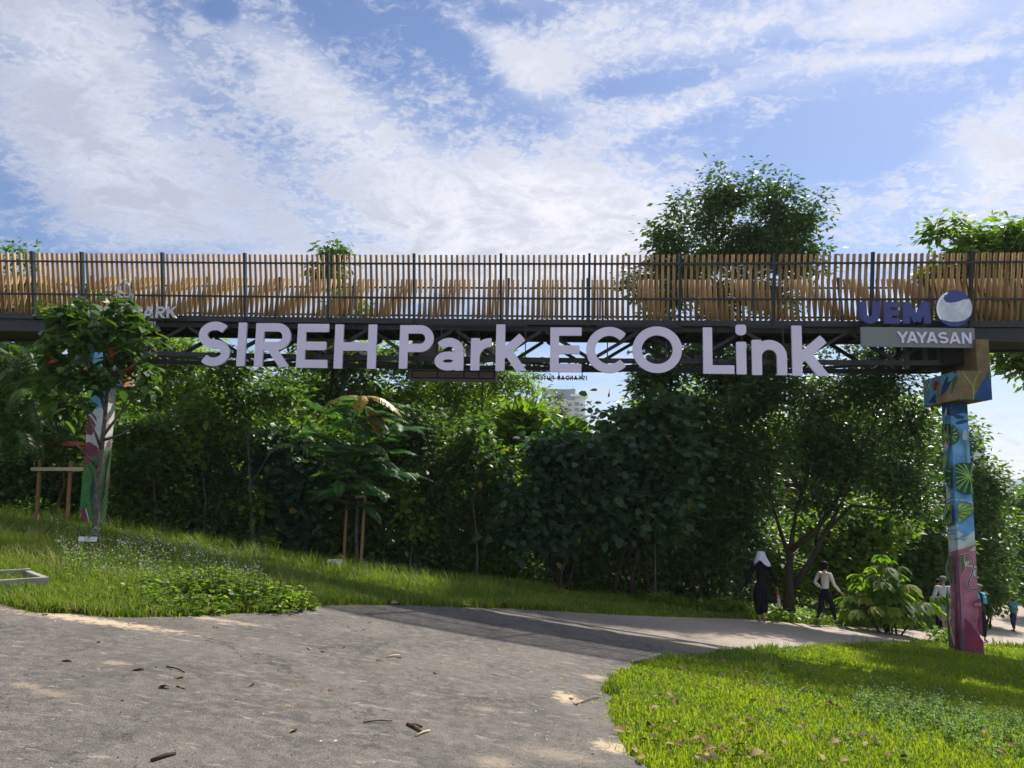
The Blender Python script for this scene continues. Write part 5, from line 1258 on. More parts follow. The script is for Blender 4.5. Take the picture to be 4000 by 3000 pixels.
grass('grass', 'short bright lawn in the right foreground', (.0, 19), (3.2, 22), 560000, .060, .0055, GR2, 601, 'no', .9, dens=lambda x, y, r: (x < 1.0 * y + 2) & (x > .05 * y) & (y < 22) & (r.uniform(size=len(x)) < 1.0))
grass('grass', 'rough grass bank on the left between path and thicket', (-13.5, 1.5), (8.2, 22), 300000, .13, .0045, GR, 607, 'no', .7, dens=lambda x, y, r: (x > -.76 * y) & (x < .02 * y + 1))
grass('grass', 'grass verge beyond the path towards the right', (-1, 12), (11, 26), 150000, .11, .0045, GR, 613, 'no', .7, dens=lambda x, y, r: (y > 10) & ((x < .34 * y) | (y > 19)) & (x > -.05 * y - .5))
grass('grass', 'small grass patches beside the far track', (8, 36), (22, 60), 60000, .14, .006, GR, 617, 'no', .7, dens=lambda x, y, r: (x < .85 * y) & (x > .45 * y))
# long arching blades and tufts on the bank
def tufts(name, label, places, hgt, wid, mat, seed, nb=9):
    rg = np.random.default_rng(seed); Vs, Fs, Va, Tp = [], [], [], []
    for (x, y, sc_) in places:
        z = tzf(x, y)
        for j in range(nb):
            az = rg.uniform(0, 6.28); h = hgt * sc_ * rg.uniform(.5, 1.2); ln = h * rg.uniform(.15, .75); b0 = np.array([x + rg.normal() * .05, y + rg.normal() * .05, z - .02]); dr = np.array([math.cos(az), math.sin(az), 0]); sd = np.array([-dr[1], dr[0], 0]); k = len(Vs); w = wid * rg.uniform(.7, 1.3)
            for i in range(5):
                f = i / 4; p = b0 + dr * ln * f * f + np.array([0, 0, h * (f - .30 * f * f * (ln / h) * 1.5)]); ww = w * (1 - f) ** .7
                Vs += [p - sd * ww, p + sd * ww]; Tp += [min(1, f * 1.6)] * 2
            for i in range(4): Fs.append([k + 2 * i, k + 2 * i + 1, k + 2 * i + 3, k + 2 * i + 2]); Va.append(np.clip(rg.normal(.5, .2), 0, .95))
    o = np_mesh(name, Vs, Fs, mat, None, var=np.array(Va), extra=np.array(Tp)); return tag(o, label, 'grass', kind='stuff')
rg = np.random.default_rng(620); pl = []
for _ in range(900):
    px = rg.uniform(-200, 1100); Y = rg.uniform(15.2, 19.5); x = (px - 2000) / 3000 * Y; pl.append((x, Y, rg.uniform(.5, 1.2)))
for _ in range(420):
    px = rg.uniform(1000, 1950); Y = rg.uniform(15.0, 17.2); x = (px - 2000) / 3000 * Y
    if not on_road(np.array([x]), np.array([Y]))[0]: pl.append((x, Y, rg.uniform(.6, 1.3)))
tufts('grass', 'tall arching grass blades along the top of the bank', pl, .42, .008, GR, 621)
pl = []
for _ in range(1500):
    px = rg.uniform(-100, 1300); Y = rg.uniform(10.5, 15); x = (px - 2000) / 3000 * Y
    if not on_road(np.array([x]), np.array([Y]))[0]: pl.append((x, Y, rg.uniform(.4, 1.0)))
tufts('grass', 'pale dry grass tufts on the bank', pl, .36, .006, GRD, 622, 7)
pl = []
for _ in range(260):
    Y = rg.uniform(13, 18.5); px = rg.uniform(2900, 4000); x = (px - 2000) / 3000 * Y
    if not on_road(np.array([x]), np.array([Y]))[0]: pl.append((x, Y, rg.uniform(.4, 1.0)))
tufts('grass', 'longer grass around the foot of the right pillar', pl, .32, .007, GR, 623, 8)
pl = []
re_ = np.random.default_rng(624)
for (x, y) in RP:
    if 3.5 < y < 24 and x > -14:
        for _ in range(3 if y < 12 else 2): pl.append((x + re_.normal() * .06, y + re_.normal() * .06, re_.uniform(.3, 1.1)))
tufts('grass', 'ragged grass creeping over the asphalt edge', pl, .13, .006, GR2, 625, 9)
# small flowering weeds
WF = leafmat('weed_flower', [(0, (.38, .40, .38)), (1, (.52, .52, .55))], .3, tcol=(1, 1, 1)); WL = leafmat('weed_leaf', [(0, (.09, .17, .04)), (.6, (.19, .29, .08)), (1, (.30, .40, .16))], .45, spec=.08, rough=.8)
def weeds(label, places, hgt, seed, flower=WF, leafm=WL, nf=2, fs=.009, nl=24, lsz=.055, stemm=None):
    rg = np.random.default_rng(seed); root = None; mb = MB(); Ps, Ds, Us, Sz = [], [], [], []; Pf, Df, Uf, Sf = [], [], [], []
    for (x, y, sc_) in places:
        z = tzf(x, y); h = hgt * sc_; b_ = np.array([x, y, z - .02]); tp = b_ + np.array([rg.normal() * .06, rg.normal() * .06, h]); mb.tube([b_, (b_ + tp) / 2 + rg.normal(size=3) * .015, tp], [.0035, .003, .002], 3, cap=False)
        for j in range(nl):
            f = rg.uniform(.1, .95); p = b_ + (tp - b_) * f; d = rg.normal(size=3); d[2] = abs(d[2]) * .3; Ps.append(p); Ds.append(d); Us.append(np.array([0, 0, 1]) + rg.normal(size=3) * .3); Sz.append(lsz * rg.uniform(.6, 1.3) * (1.2 - .5 * f))
        for j in range(nf):
            q = tp + rg.normal(size=3) * np.array([.05, .05, .035])
            for e in range(3): Pf.append(q); Df.append(rg.normal(size=3)); Uf.append(rg.normal(size=3)); Sf.append(fs * rg.uniform(.7, 1.3))
    o = mb.build('weeds', WL, None); 
    parts = [o]
    n = len(Ps); a = leaf_mesh('foliage', np.array(Ps), nrm(np.array(Ds)), nrm(np.array(Us)), np.array(Sz), .45, RH, leafm, o, rg.uniform(0, 1, n))
    if nf: leaf_mesh('flower', np.array(Pf), nrm(np.array(Df)), nrm(np.array(Uf)), np.array(Sf), 1.0, RH, flower, o, rg.uniform(0, 1, len(Pf)))
    return tag(o, label, 'weeds', kind='stuff')
def scatter(n, pxr, Yr, seed, mask=None):
    r = np.random.default_rng(seed); o = []
    while len(o) < n:
        px, Y = r.uniform(*pxr), r.uniform(*Yr); x = (px - 2000) / 3000 * Y
        if on_road(np.array([x]), np.array([Y]))[0]: continue
        if mask and not mask(px, Y, r): continue
        o.append((x, Y, r.uniform(.6, 1.2)))
    return o
def inpx(cx, cy, rx, ry):
    c = Gp(cx, cy)
    def f(px, Y, r):
        # ellipse given on the picture of the ground
        x = (px - 2000) / 3000 * Y; a = Gp(cx + rx, cy)[0] - c[0]; b_ = abs(Gp(cx, cy - ry)[1] - c[1]); return ((x - c[0]) / a) ** 2 + ((Y - c[1]) / b_) ** 2 < 1 + r.normal() * .25
    return f
weeds('tall weeds with tiny white flowers on the right lawn', scatter(300, (3300, 4300), (5.5, 10), 631, inpx(3720, 2760, 420, 120)), .26, 632)
weeds('scattered small flowering weeds at the edge of the shaded lawn', scatter(90, (2950, 3700), (7, 12), 633), .16, 634)
weeds('pale flowering weeds on the left bank', scatter(170, (250, 1050), (10.0, 13.5), 635), .42, 636, nf=5, fs=.014)
weeds('small white flowered weeds on the verge beyond the path', scatter(90, (1500, 3100), (12.5, 17), 637), .14, 638)
# leafy low plants near the left kerb
def lowplant(label, cx, cy, rx, n, size, hgt, mat, seed):
    rg = np.random.default_rng(seed); c = Gp(cx, cy); root = empty('plant', c, label, 'plant'); mb = MB(); Ps, Ds, Us, Sz = [], [], [], []
    for i in range(n):
        a, q = rg.uniform(0, 6.28), rg.uniform(0, 1) ** .5; x, y = c[0] + math.cos(a) * rx * q, c[1] + math.sin(a) * rx * .6 * q; z = tzf(x, y)
        h = hgt * (1.05 - .6 * q * q) * rg.uniform(.5, 1.1); b_ = np.array([x, y, z - .02]); tp = b_ + np.array([math.cos(a) * .15 * q, math.sin(a) * .15 * q, h]); mb.tube([b_, tp], [.005, .003], 3, cap=False)
        for j in range(9):
            f = rg.uniform(.25, 1); d = rg.normal(size=3); d[2] = -.15 + abs(d[2]) * .3; Ps.append(b_ + (tp - b_) * f); Ds.append(d); Us.append(np.array([0, 0, 1]) + rg.normal(size=3) * .35); Sz.append(size * rg.uniform(.6, 1.2))
    mb.build('stem', BARKB, root); leaf_mesh('foliage', np.array(Ps), nrm(np.array(Ds)), nrm(np.array(Us)), np.array(Sz), .62, BL, mat, root, rg.uniform(.1, .95, len(Ps)))
lowplant('leafy yellow green creeper mound beside the asphalt edge', 900, 2350, 1.05, 330, .085, .46, BR, 641)
lowplant('smaller leafy tuft left of the creeper mound', 640, 2372, .75, 150, .075, .26, BR, 642)
lowplant('yellowish leafy bush at the left edge behind the bank', 10, 2030, 1.0, 160, .12, .55, BR, 643)
# ------------------------------------------------------------------ dead leaves and sticks
dry = [pbr('dry_leaf_%s' % k, c, .8, .15, vary=.4, vscale=20, col2=tuple(q * .5 for q in c)) for k, c in (('brown', (.20, .115, .048)), ('pale', (.36, .25, .12)), ('dark', (.09, .055, .028)))]
def dead_leaf_mesh(seed, mat):
    r = random.Random(seed); mb = MB(); n = 7; L = 1.0; rows = []
    cl = r.uniform(.15, .5); tw = r.uniform(-.5, .5)
    for i in range(n):
        f = i / (n - 1); w = .26 * math.sin(math.pi * min(1, f * .92 + .06)) ** .8; z = .04 + cl * .22 * math.sin(f * math.pi * 1.2) ; c_, s_ = math.cos(tw * f * 2), math.sin(tw * f * 2); up = w * (.15 + cl * .6)
        rows.append([(f * L - .5, -w * c_ + r.uniform(-.02, .02), z + up * .7 - w * s_), (f * L - .5, 0, z), (f * L - .5, w * c_ + r.uniform(-.02, .02), z + up * r.uniform(.3, .8) + w * s_)])
    for i in range(n - 1):
        for j in (0, 1): mb.face([rows[i][j], rows[i + 1][j], rows[i + 1][j + 1], rows[i][j + 1]])
    mb.tube([(-.5, 0, .1), (-.66, .03, .12)], [.012, .008], 4)
    me = bpy.data.meshes.new('fallen_leaf'); me.from_pydata(mb.v, [], mb.f); me.materials.append(mat); me.polygons.foreach_set('use_smooth', [True] * len(mb.f)); me.update(); return me
leafmeshes = [dead_leaf_mesh(i, dry[(0, 1, 0, 2, 1, 0, 1)[i % 7]]) for i in range(7)]
r = random.Random(77)
def drop_leaf(px, py, size, label, group, mi=None):
    g = Gp(px, py); o = bpy.data.objects.new('fallen_leaf', leafmeshes[r.randrange(7) if mi is None else mi]); COL.objects.link(o)
    k_ = leafmeshes.index(o.data); look = ('brown', 'pale tan', 'brown', 'nearly black', 'pale tan', 'brown', 'pale tan')[k_]
    if 'lawn' in label:
        spot = 'where the right lawn meets the asphalt' if px < 2640 and py < 2860 else 'in the drift at the near lawn corner' if px < 2900 and py > 2840 else 'in the shaded strip of the right lawn' if py < 2640 else 'near the flowering weeds of the right lawn' if px > 3400 else 'on the sunny middle of the right lawn'
        label = 'dry curled %s leaf %s' % (look, spot)
    elif 'asphalt' in label: label = 'small dry %s leaf lying on the %s asphalt' % (look, 'sandy right side of the' if px > 1900 else 'near left' if px < 900 else 'middle of the')
    else: label = 'large dry %s leaf along the grass edge %s' % (look, 'below the creeper mound' if px < 1250 else 'where the path narrows')
    onr = bool(on_road(np.array([g[0]]), np.array([g[1]]))[0]); o.location = (g[0], g[1], g[2] + (.018 if onr else .052)); s_ = size * r.uniform(.75, 1.25); o.scale = (s_,) * 3
    o.rotation_euler = (r.uniform(-.25, .25), r.uniform(-.2, .2), r.uniform(0, 6.28)); tag(o, label, 'leaf', group)
LAWN = [(2880, 2580), (2830, 2600), (2815, 2650), (2770, 2700), (2800, 2705), (2550, 2650), (2570, 2740), (2620, 2735), (2640, 2765), (2700, 2665), (2880, 2640), (2900, 2690), (2950, 2690), (3155, 2712), (3060, 2615), (3020, 2755), (3120, 2755), (3350, 2760), (2560, 2790), (2530, 2780),
        (2640, 2845), (2580, 2850), (2860, 2830), (2905, 2850), (2930, 2835), (2970, 2800), (3070, 2800), (3000, 2872), (3130, 2862), (2540, 2860), (2420, 2880), (2440, 2860), (2480, 2960), (2500, 2990), (2690, 2920), (2730, 2915), (2660, 2930), (2620, 2935), (2760, 2880), (2800, 2870), (2830, 2960), (2870, 2985), (2920, 2985), (2960, 2970),
        (3180, 2905), (3260, 2920), (3320, 2890), (3370, 2895), (3380, 2930), (3410, 2905), (3430, 2920), (3060, 2925), (3210, 2985), (3470, 2975), (3590, 2810), (3660, 2850), (3790, 2865), (3850, 2880), (3930, 2905), (3950, 2930), (3540, 2985), (3300, 2995), (2560, 2925), (2610, 2880), (2550, 2900), (3000, 2990), (2740, 2990), (2790, 2995), (3880, 2560), (3560, 2770)]
for (x, y) in LAWN: drop_leaf(x, y, .10 if y > 2700 else .12, 'dry curled brown leaf fallen on the right lawn', 'fallen leaves on the lawn')
for i in range(22): drop_leaf(r.uniform(2440, 2980), r.uniform(2880, 3020), .095, 'dry curled brown leaf fallen on the right lawn', 'fallen leaves on the lawn')
for i in range(12): drop_leaf(r.uniform(2600, 4000), r.uniform(2620, 2990), .10, 'dry curled brown leaf fallen on the right lawn', 'fallen leaves on the lawn')
for (x, y) in [(1140, 2872), (1165, 2685), (700, 2660), (720, 2700), (2195, 2660), (2350, 2720), (2255, 2762), (980, 2690), (540, 2630), (830, 2460), (845, 2462), (1260, 2555), (1480, 2590), (1560, 2578), (640, 2700), (1120, 2770), (2380, 2645), (2230, 2740), (1950, 2545), (1830, 2580), (1440, 2440), (1420, 2468), (1210, 2545), (700, 2695), (380, 2520), (260, 2595), (1700, 2640), (1340, 2540), (1290, 2710), (2060, 2630)]:
    drop_leaf(x, y, .085, 'small dry leaf lying on the grey asphalt', 'fallen leaves on the asphalt')
for (x, y) in [(560, 2395), (545, 2400), (620, 2402), (900, 2390), (930, 2385), (1030, 2388), (1095, 2392), (1345, 2335), (1375, 2330), (1400, 2340), (1420, 2322), (1620, 2362), (1640, 2350), (1545, 2369), (1810, 2375), (1890, 2378), (1960, 2380), (2070, 2382), (250, 2398), (100, 2385), (330, 2405), (430, 2412), (700, 2408), (1680, 2325), (45, 2350)]:
    drop_leaf(x, y, .20, 'large dry leaf lying along the far grass edge of the path', 'fallen leaves along the grass edge')
for i in range(24): drop_leaf(r.uniform(150, 1250), r.uniform(2385, 2412), .13, 'large dry leaf lying along the far grass edge of the path', 'fallen leaves along the grass edge')
# crumbs and litter too small to count
rgd = np.random.default_rng(651); n = 2600; u_ = rgd.uniform(0, 1, n); y = 2.6 * (13 / 2.6) ** u_; x = rgd.uniform(-.75, .35, n) * y; ok = on_road(x, y); x, y = x[ok], y[ok]; n = len(x)
d = rgd.normal(size=(n, 3)); d[:, 2] *= .1
lit = leaf_mesh('litter', np.stack([x, y, tza(x, y) + .026], 1), nrm(d), nrm(rgd.normal(size=(n, 3)) * .4 + np.array([0, 0, 1])), rgd.uniform(.008, .034, n), .35, RH, leafmat('litter_mix', [(0, (.05, .035, .025)), (.6, (.14, .09, .06)), (1, (.45, .36, .26))], .1), None, rgd.uniform(0, 1, n)); tag(lit, 'tiny dry leaf crumbs and grit scattered over the asphalt', 'litter', kind='stuff')
stick = pbr('dead_stick', (.16, .09, .055), .85, .1, vary=.5, vscale=15); sdark = pbr('dark_stick', (.05, .035, .03), .85, .1)
for (a, c_, rr, lab, mt) in (((1590, 2845), (1645, 2876), .014, 'thick broken brown stick lying on the asphalt with two pieces', stick), ((1592, 2846), (1650, 2855), .009, 'thin piece of stick across the thick broken stick', stick), ((1625, 2890), (1678, 2870), .008, 'pale split stick just below the thick broken stick', batten), ((592, 2992), (683, 2964), .012, 'dark stick at the bottom edge of the asphalt', sdark), ((1420, 2838), (1532, 2832), .005, 'long thin twig lying above the broken stick', sdark), ((1510, 2578), (1560, 2570), .008, 'pale short stick in the middle of the asphalt', batten), ((650, 2618), (720, 2640), .006, 'thin dark twig crossing a small sand patch', sdark), ((2250, 2765), (2345, 2735), .005, 'thin twig by the sand patch near the lawn', sdark)):
    p, q = Gp(*a), Gp(*c_); mb = MB(); m_ = (p + q) / 2 + np.array([0, 0, .01]); mb.tube([p + np.array([0, 0, .03]), m_ + np.array([.004, .01, .026]), q + np.array([0, 0, .03])], [rr, rr * .95, rr * .8], 7); tag(mb.build('stick', mt, None, smooth=True), lab, 'stick')
# ------------------------------------------------------------------ plant labels, drain, tape
plate_w = pbr('white_label_plate', (.62, .64, .70), .4, .4); ink = pbr('label_ink', (.12, .13, .16), .6)
def label_sign(lab, px, Y, py_top, wpx, hpx, tilt, seed):
    b = ground_at(px, Y); root = empty('plant_label', b, lab, 'sign'); top = P(px, py_top, Y); w = wpx * Y / 3000; h = hpx * Y / 3000
    mb = MB(); mb.bar(b + np.array([0, 0, -.1]), top + np.array([0, .02, 0]), .06, .02, up=(0, 1, 0)); mb.build('post', steel, root)
    T = Matrix.Translation(Vector(top)) @ Matrix.Rotation(tilt, 4, 'X'); f = lambda x, y, z: tuple(T @ Vector((x, y, z)))
    mb = MB(); mb.box(-w / 2, w / 2, -.012, 0, -h / 2, h / 2, 0, T=f); r2 = random.Random(seed)
    for row in range(3):
        z = h * (.28 - .26 * row); x = -w * .26 + w * .04 * row
        while x < w * (.40 - .07 * row):
            l = w * r2.uniform(.015, .05); mb.box(x, x + l, -.014, -.0125, z - h * .045, z + h * .045, 1, T=f); x += l + w * .012
    mb.build('plate', [plate_w, ink], root)
label_sign('white plant label on a dark post at the foot of the planted tree', 344, 12.9, 2106, 70, 18, -.2, 1)
label_sign('small tilted white plant label in the long grass by the feathery tree', 1308, 18.0, 2197, 56, 26, -.75, 2)
conc = pbr('concrete', (.34, .32, .28), .9, .2, vary=.4, vscale=6, bump=.4, bscale=30)
g1, g2 = Gp(-120, 2310), Gp(186, 2316); dr = (g2 - g1); dr[2] = 0; Ld = np.linalg.norm(dr); dr /= Ld; nr = np.array([-dr[1], dr[0], 0])
root = empty('drain_sump', (g1 + g2) / 2, 'open concrete drain box at the left edge of the grass bank', 'drain')
zt_ = max(g1[2], g2[2]) + .10; f = lambda x, y, z: tuple(g1 + dr * x + nr * y + np.array([0, 0, zt_ - g1[2] + z]))
for nm, bx in (('front_wall', (0, Ld, 0, .07, -.5, 0)), ('back_wall', (0, Ld, .85, .92, -.5, .02)), ('end_wall', (Ld - .07, Ld, .07, .85, -.5, .0))):
    mb = MB(); mb.box(*bx, T=f); mb.build(nm, conc, root)
mb = MB(); mb.box(0, Ld - .07, .07, .85, -.5, -.16, T=f); mb.build('sandy_bed', pbr('drain_sand', (.42, .38, .32), .95, .1, vary=.3), root)
tape = MB(); q = P(378, 1828, 13.33); tape.box(q[0] - .07, q[0] + .07, q[1] - .09, q[1] + .07, q[2] - .045, q[2] + .045)
# ------------------------------------------------------------------ far buildings
def apartment():
    Y = 330.0; k = Y / 3000; X = lambda px: P(px, 1600, Y)[0]; Z = lambda py: P(2200, py, Y)[2]
    wallm = pbr('white_render', (.80, .80, .80), .8, .2, vary=.12, vscale=.3); greyw = pbr('grey_render', (.27, .32, .38), .8, .2, vary=.15, vscale=.3); glass = pbr('blue_glass', (.14, .22, .32), .15, .6); slabm = pbr('pale_slab', (.70, .68, .64), .8)
    root = empty('apartment_building', (X(2200), Y, -7), 'white and grey apartment block seen through the gap under the bridge', 'building')
    D0 = 14
    def blk(nm, x0, x1, y0, y1, dy, dep, m): mb = MB(); mb.box(X(x0), X(x1), Y + dy, Y + dy + dep, Z(y1), Z(y0), T=lambda a, b_, c_: (a, b_, c_)); return mb.build(nm, m, root)
    blk('wall', 2108, 2215, 1560, 1900, 0, D0, wallm); blk('wall', 2215, 2288, 1545, 1900, 3, D0, wallm); blk('penthouse', 2122, 2246, 1518, 1560, 2, D0, greyw); blk('penthouse', 2228, 2270, 1538, 1546, 1, D0, wallm); blk('roof_room', 2228, 2250, 1514, 1538, 4, 6, greyw)
    blk('penthouse', 2270, 2298, 1541, 1549, 2, D0, slabm)
    for i in range(11):
        y = 1572 + i * 21
        blk('balcony', 2240, 2274, y + 14, y + 17, -1.6, 1.6, slabm); w = blk('window', 2244, 2262, y, y + 13, -.12, .1, glass); blk('balcony', 2284, 2299, y + 4, y + 6, 2, 5, slabm); blk('balcony', 2104, 2116, y + 8, y + 10, -1.2, 1.2, slabm)
        blk('window', 2120, 2132, y, y + 11, -.12, .1, glass); blk('window', 2268, 2280, y, y + 10, 2.88, .1, glass); blk('window', 2222, 2234, y + 2, y + 11, 2.88, .1, greyw)
    blk('terrace', 2212, 2262, 1566, 1570, -1.5, 3, slabm)
    for i in range(6): blk('pergola_post', 2218 + i * 7, 2220 + i * 7, 1560, 1566, -1.3, .4, pbr('tan_timber', (.45, .34, .2), .8))
    for px in (2216, 2240): blk('antenna', px, px + .7, 1500, 1518, 5, .2, greyw)
apartment()
def far_tower():
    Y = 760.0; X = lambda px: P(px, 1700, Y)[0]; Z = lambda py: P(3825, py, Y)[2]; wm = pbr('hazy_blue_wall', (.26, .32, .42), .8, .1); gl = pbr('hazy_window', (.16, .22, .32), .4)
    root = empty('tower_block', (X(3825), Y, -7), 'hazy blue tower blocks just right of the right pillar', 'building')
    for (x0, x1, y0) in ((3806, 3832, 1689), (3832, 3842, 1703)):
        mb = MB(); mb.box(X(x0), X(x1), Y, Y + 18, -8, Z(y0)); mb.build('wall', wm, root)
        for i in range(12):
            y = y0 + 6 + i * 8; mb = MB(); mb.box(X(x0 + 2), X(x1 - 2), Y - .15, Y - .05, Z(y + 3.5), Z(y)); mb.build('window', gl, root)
far_tower()
# ------------------------------------------------------------------ people
SK = pbr('skin', (.42, .24, .16), .55, .3); SKD = pbr('skin_tan', (.34, .19, .12), .55, .3); HAIR = pbr('black_hair', (.012, .010, .010), .7, .1)
def cloth(name, c, v=.2): return pbr('cloth_' + name, c, .85, .15, vary=v, vscale=9, bump=.5, bscale=18)
def skin_obj(name, chains, mat, parent, root_i=0, sub=2, M=None):
    """chains: list of [(point, radius)...]; a chain starting with an int joins that vertex"""
    me = bpy.data.meshes.new(name); vs, rs, es, names = [], [], [], {}
    for ch in chains:
        prev = None
        for it in ch:
            if isinstance(it, str): prev = names[it]; continue
            p, r_ = it[0], it[1]; vs.append(tuple(M @ Vector(p)) if M else tuple(p)); rs.append(r_); i = len(vs) - 1
            if len(it) > 2: names[it[2]] = i
            if prev is not None: es.append((prev, i))
            prev = i
    me.from_pydata(vs, es, []); me.materials.append(mat); o = link(name, me, parent)
    md = o.modifiers.new('skin', 'SKIN'); md.use_smooth_shade = True; md.branch_smoothing = .3
    kk = 1.10 if name == 'body' else 1.27 if name in ('tunic', 'trousers', 'hoodie', 'jacket', 'shorts', 'tshirt', 'hood') else 1.0
    rs = [((q[0] * kk, q[1] * kk) if hasattr(q, '__len__') else (q * kk if q > .012 else q)) for q in rs]
    sv = me.skin_vertices[0].data if me.skin_vertices else None
    if sv is None: raise RuntimeError('no skin layer')
    for i, r_ in enumerate(rs): sv[i].radius = (r_, r_) if not hasattr(r_, '__len__') else r_; sv[i].use_root = (i == root_i)
    s_ = o.modifiers.new('sub', 'SUBSURF'); s_.levels = sub; s_.render_levels = sub
    return o
def person(label, px, py, h, face_az, J, cl, cat='person', hair=None, M_extra=None):
    """J: joints in units of height, x to the person's right, y forward, z up. cl: list of clothing chains"""
    g = Gp(px, py); root = empty('person', g, label, cat)
    M = Matrix.Translation(Vector(g) + Vector((0, 0, .012))) @ Matrix.Rotation(face_az, 4, 'Z') @ Matrix.Scale(h, 4)
    def hand(side, w, d):
        w = Vector(w); d = Vector(d).normalized(); s = Vector((0, 1, 0)); s = (s - d * s.dot(d)).normalized(); n_ = d.cross(s); pal = w + d * .035; ch = []
        for k, (o_, L, r_) in enumerate(((.014, .036, .0048), (.005, .042, .005), (-.005, .040, .0048), (-.014, .031, .0042))):
            b_ = pal + s * o_ + d * .012; c_ = n_ * (.010 * (k + 1) / 3) * (1 if side > 0 else -1); ch.append(['palm' + str(side), (b_, r_), (b_ + d * L * .55 + c_ * .4, r_ * .95), (b_ + d * L + c_ * 1.6, r_ * .75)])
        t_ = w + d * .014 + s * .016; ch.append(['palm' + str(side), (t_, .0055), (t_ + d * .020 + s * .012, .005), (t_ + d * .036 + s * .014, .004)])
        return ch
    j = J
    ch = [[(j['pelvis'], .062, 'pelvis'), (j['waist'], .060), (j['chest'], (.080, .060), 'chest'), (j['neckb'], .036, 'neckb'), (j['neck'], .030), (j['head0'], .040), (j['head1'], .048), (j['head2'], .040)]]
    for sd, nm in ((1, 'R'), (-1, 'L')):
        e, w = Vector(j['elb' + nm]), Vector(j['wri' + nm])
        ch.append(['chest', (j['sho' + nm], .036), ((Vector(j['sho' + nm]) + e) / 2, .029), (e, .024), ((e + w) / 2, .022), (w, .0155), (w + (w - e).normalized() * .030, .017, 'palm' + str(sd))])
        ch += hand(sd, w, j.get('hd' + nm, w - e))
        k_, a_ = Vector(j['kne' + nm]), Vector(j['ank' + nm]); hp = Vector(j['hip' + nm])
        toe = Vector(j['toe' + nm]); ch.append(['pelvis', (hp, .055), ((hp + k_) / 2, .048), (k_, .033), ((k_ + a_) / 2, .031), (a_, .021), ((a_ * .55 + toe * .45) + Vector((0, 0, -.008)), .018), (toe, .014)])
    body = skin_obj('body', ch, cl.get('skin', SK), root, 0, 2, M)
    # face details: nose, ears, eyes as small parts
    hc = Vector(j['head1']); fw = Vector(j.get('face', (0, 1, 0))).normalized(); rt = Vector((0, 0, 1)).cross(fw) * -1
    mb = MB(); 
    mb.ball(M @ (hc + fw * .055 + Vector((0, 0, -.008))), .009 * h, 8, 6); 
    for s_ in (1, -1): mb.ball(M @ (hc + rt * .050 * s_ + Vector((0, 0, -.005))), (.006 * h, .010 * h, .016 * h), 8, 6)
    mb.build('nose_and_ears', cl.get('skin', SK), root, smooth=True)
    mb = MB()
    for s_ in (1, -1): mb.ball(M @ (hc + fw * .047 + rt * .018 * s_ + Vector((0, 0, .006))), .0055 * h, 6, 5)
    mb.build('eye', HAIR, root, smooth=True)
    mb = MB(); mb.ball(M @ (hc + fw * .047 + Vector((0, 0, -.030))), (.012 * h, .006 * h, .004 * h), 8, 5); mb.build('mouth', pbr('lip', (.30, .11, .09), .5), root, smooth=True)
    for nm, mt, chains in cl['garments']:
        skin_obj(nm, chains, mt, root, 0, 2, M)
    return root, M, h
def V3(*a): return Vector(a)
def base_joints(walk=.10, lift=None):
    """mid-stride: right foot forward"""
    j = dict(pelvis=(0, 0, .52), waist=(0, .005, .60), chest=(0, .005, .725), neckb=(0, 0, .83), neck=(0, 0, .852), head0=(0, .012, .884), head1=(0, .014, .925), head2=(0, .004, .955),
             shoR=(.100, 0, .808), shoL=(-.100, 0, .808), elbR=(.135, -.05, .63), elbL=(-.135, .03, .63), wriR=(.140, -.03, .49), wriL=(.0 - .140, .09, .50),
             hipR=(.048, 0, .50), hipL=(-.048, 0, .50), kneR=(.05, walk * .55, .275), kneL=(-.05, -walk * .1, .275), ankR=(.05, walk, .045), ankL=(-.05, -walk, .06), toeR=(.055, walk + .10, .016), toeL=(-.055, -walk + .085, .016))
    return j
def legs_of(j, r0=.062, r1=.050, r2=.040, r3=.032, zend=None, pel=(.098, .075)):
    ch = [[(j['waist'], (.078, .062)), (j['pelvis'], (pel[0] * 1.1, pel[1] * 1.1), 'p')]]; r0, r1, r2, r3 = r0 * 1.18, r1 * 1.22, r2 * 1.25, r3 * 1.25
    for nm in 'RL':
        hp, k_, a_ = Vector(j['hip' + nm]), Vector(j['kne' + nm]), Vector(j['ank' + nm]); en = k_ + (a_ - k_) * (zend if zend is not None else .9)
        ch.append(['p', (hp + V3(0, 0, -.02), r0), ((hp + k_) / 2, r1), (k_, r2), ((k_ + en) / 2, (r2 + r3) / 2), (en, r3)])
    return ch
def top_of(j, rt=(.088, .068), r_arm=.034, sleeves=.93, hem=.50, hemr=(.092, .072)):
    rt = (rt[0] * 1.16, rt[1] * 1.15); r_arm *= 1.2; hemr = (hemr[0] * 1.12, hemr[1] * 1.1)
    ch = [[((0, 0, hem), hemr, 'hem'), (j['waist'], (.092, .076)), (j['chest'], rt, 'c'), (j['neckb'], (.052, .048)), ((0, 0, .848), (.040, .038))]]
    for nm in 'RL':
        s_, e, w = Vector(j['sho' + nm]), Vector(j['elb' + nm]), Vector(j['wri' + nm])
        if sleeves > .5: ch.append(['c', (s_, r_arm * 1.2), ((s_ + e) / 2, r_arm), (e, r_arm * .86), ((e + w) / 2, r_arm * .76), (e + (w - e) * sleeves, r_arm * .66)])
        else: ch.append(['c', (s_, r_arm * 1.2), (s_ + (e - s_) * .75, r_arm * 1.05)])
    return ch
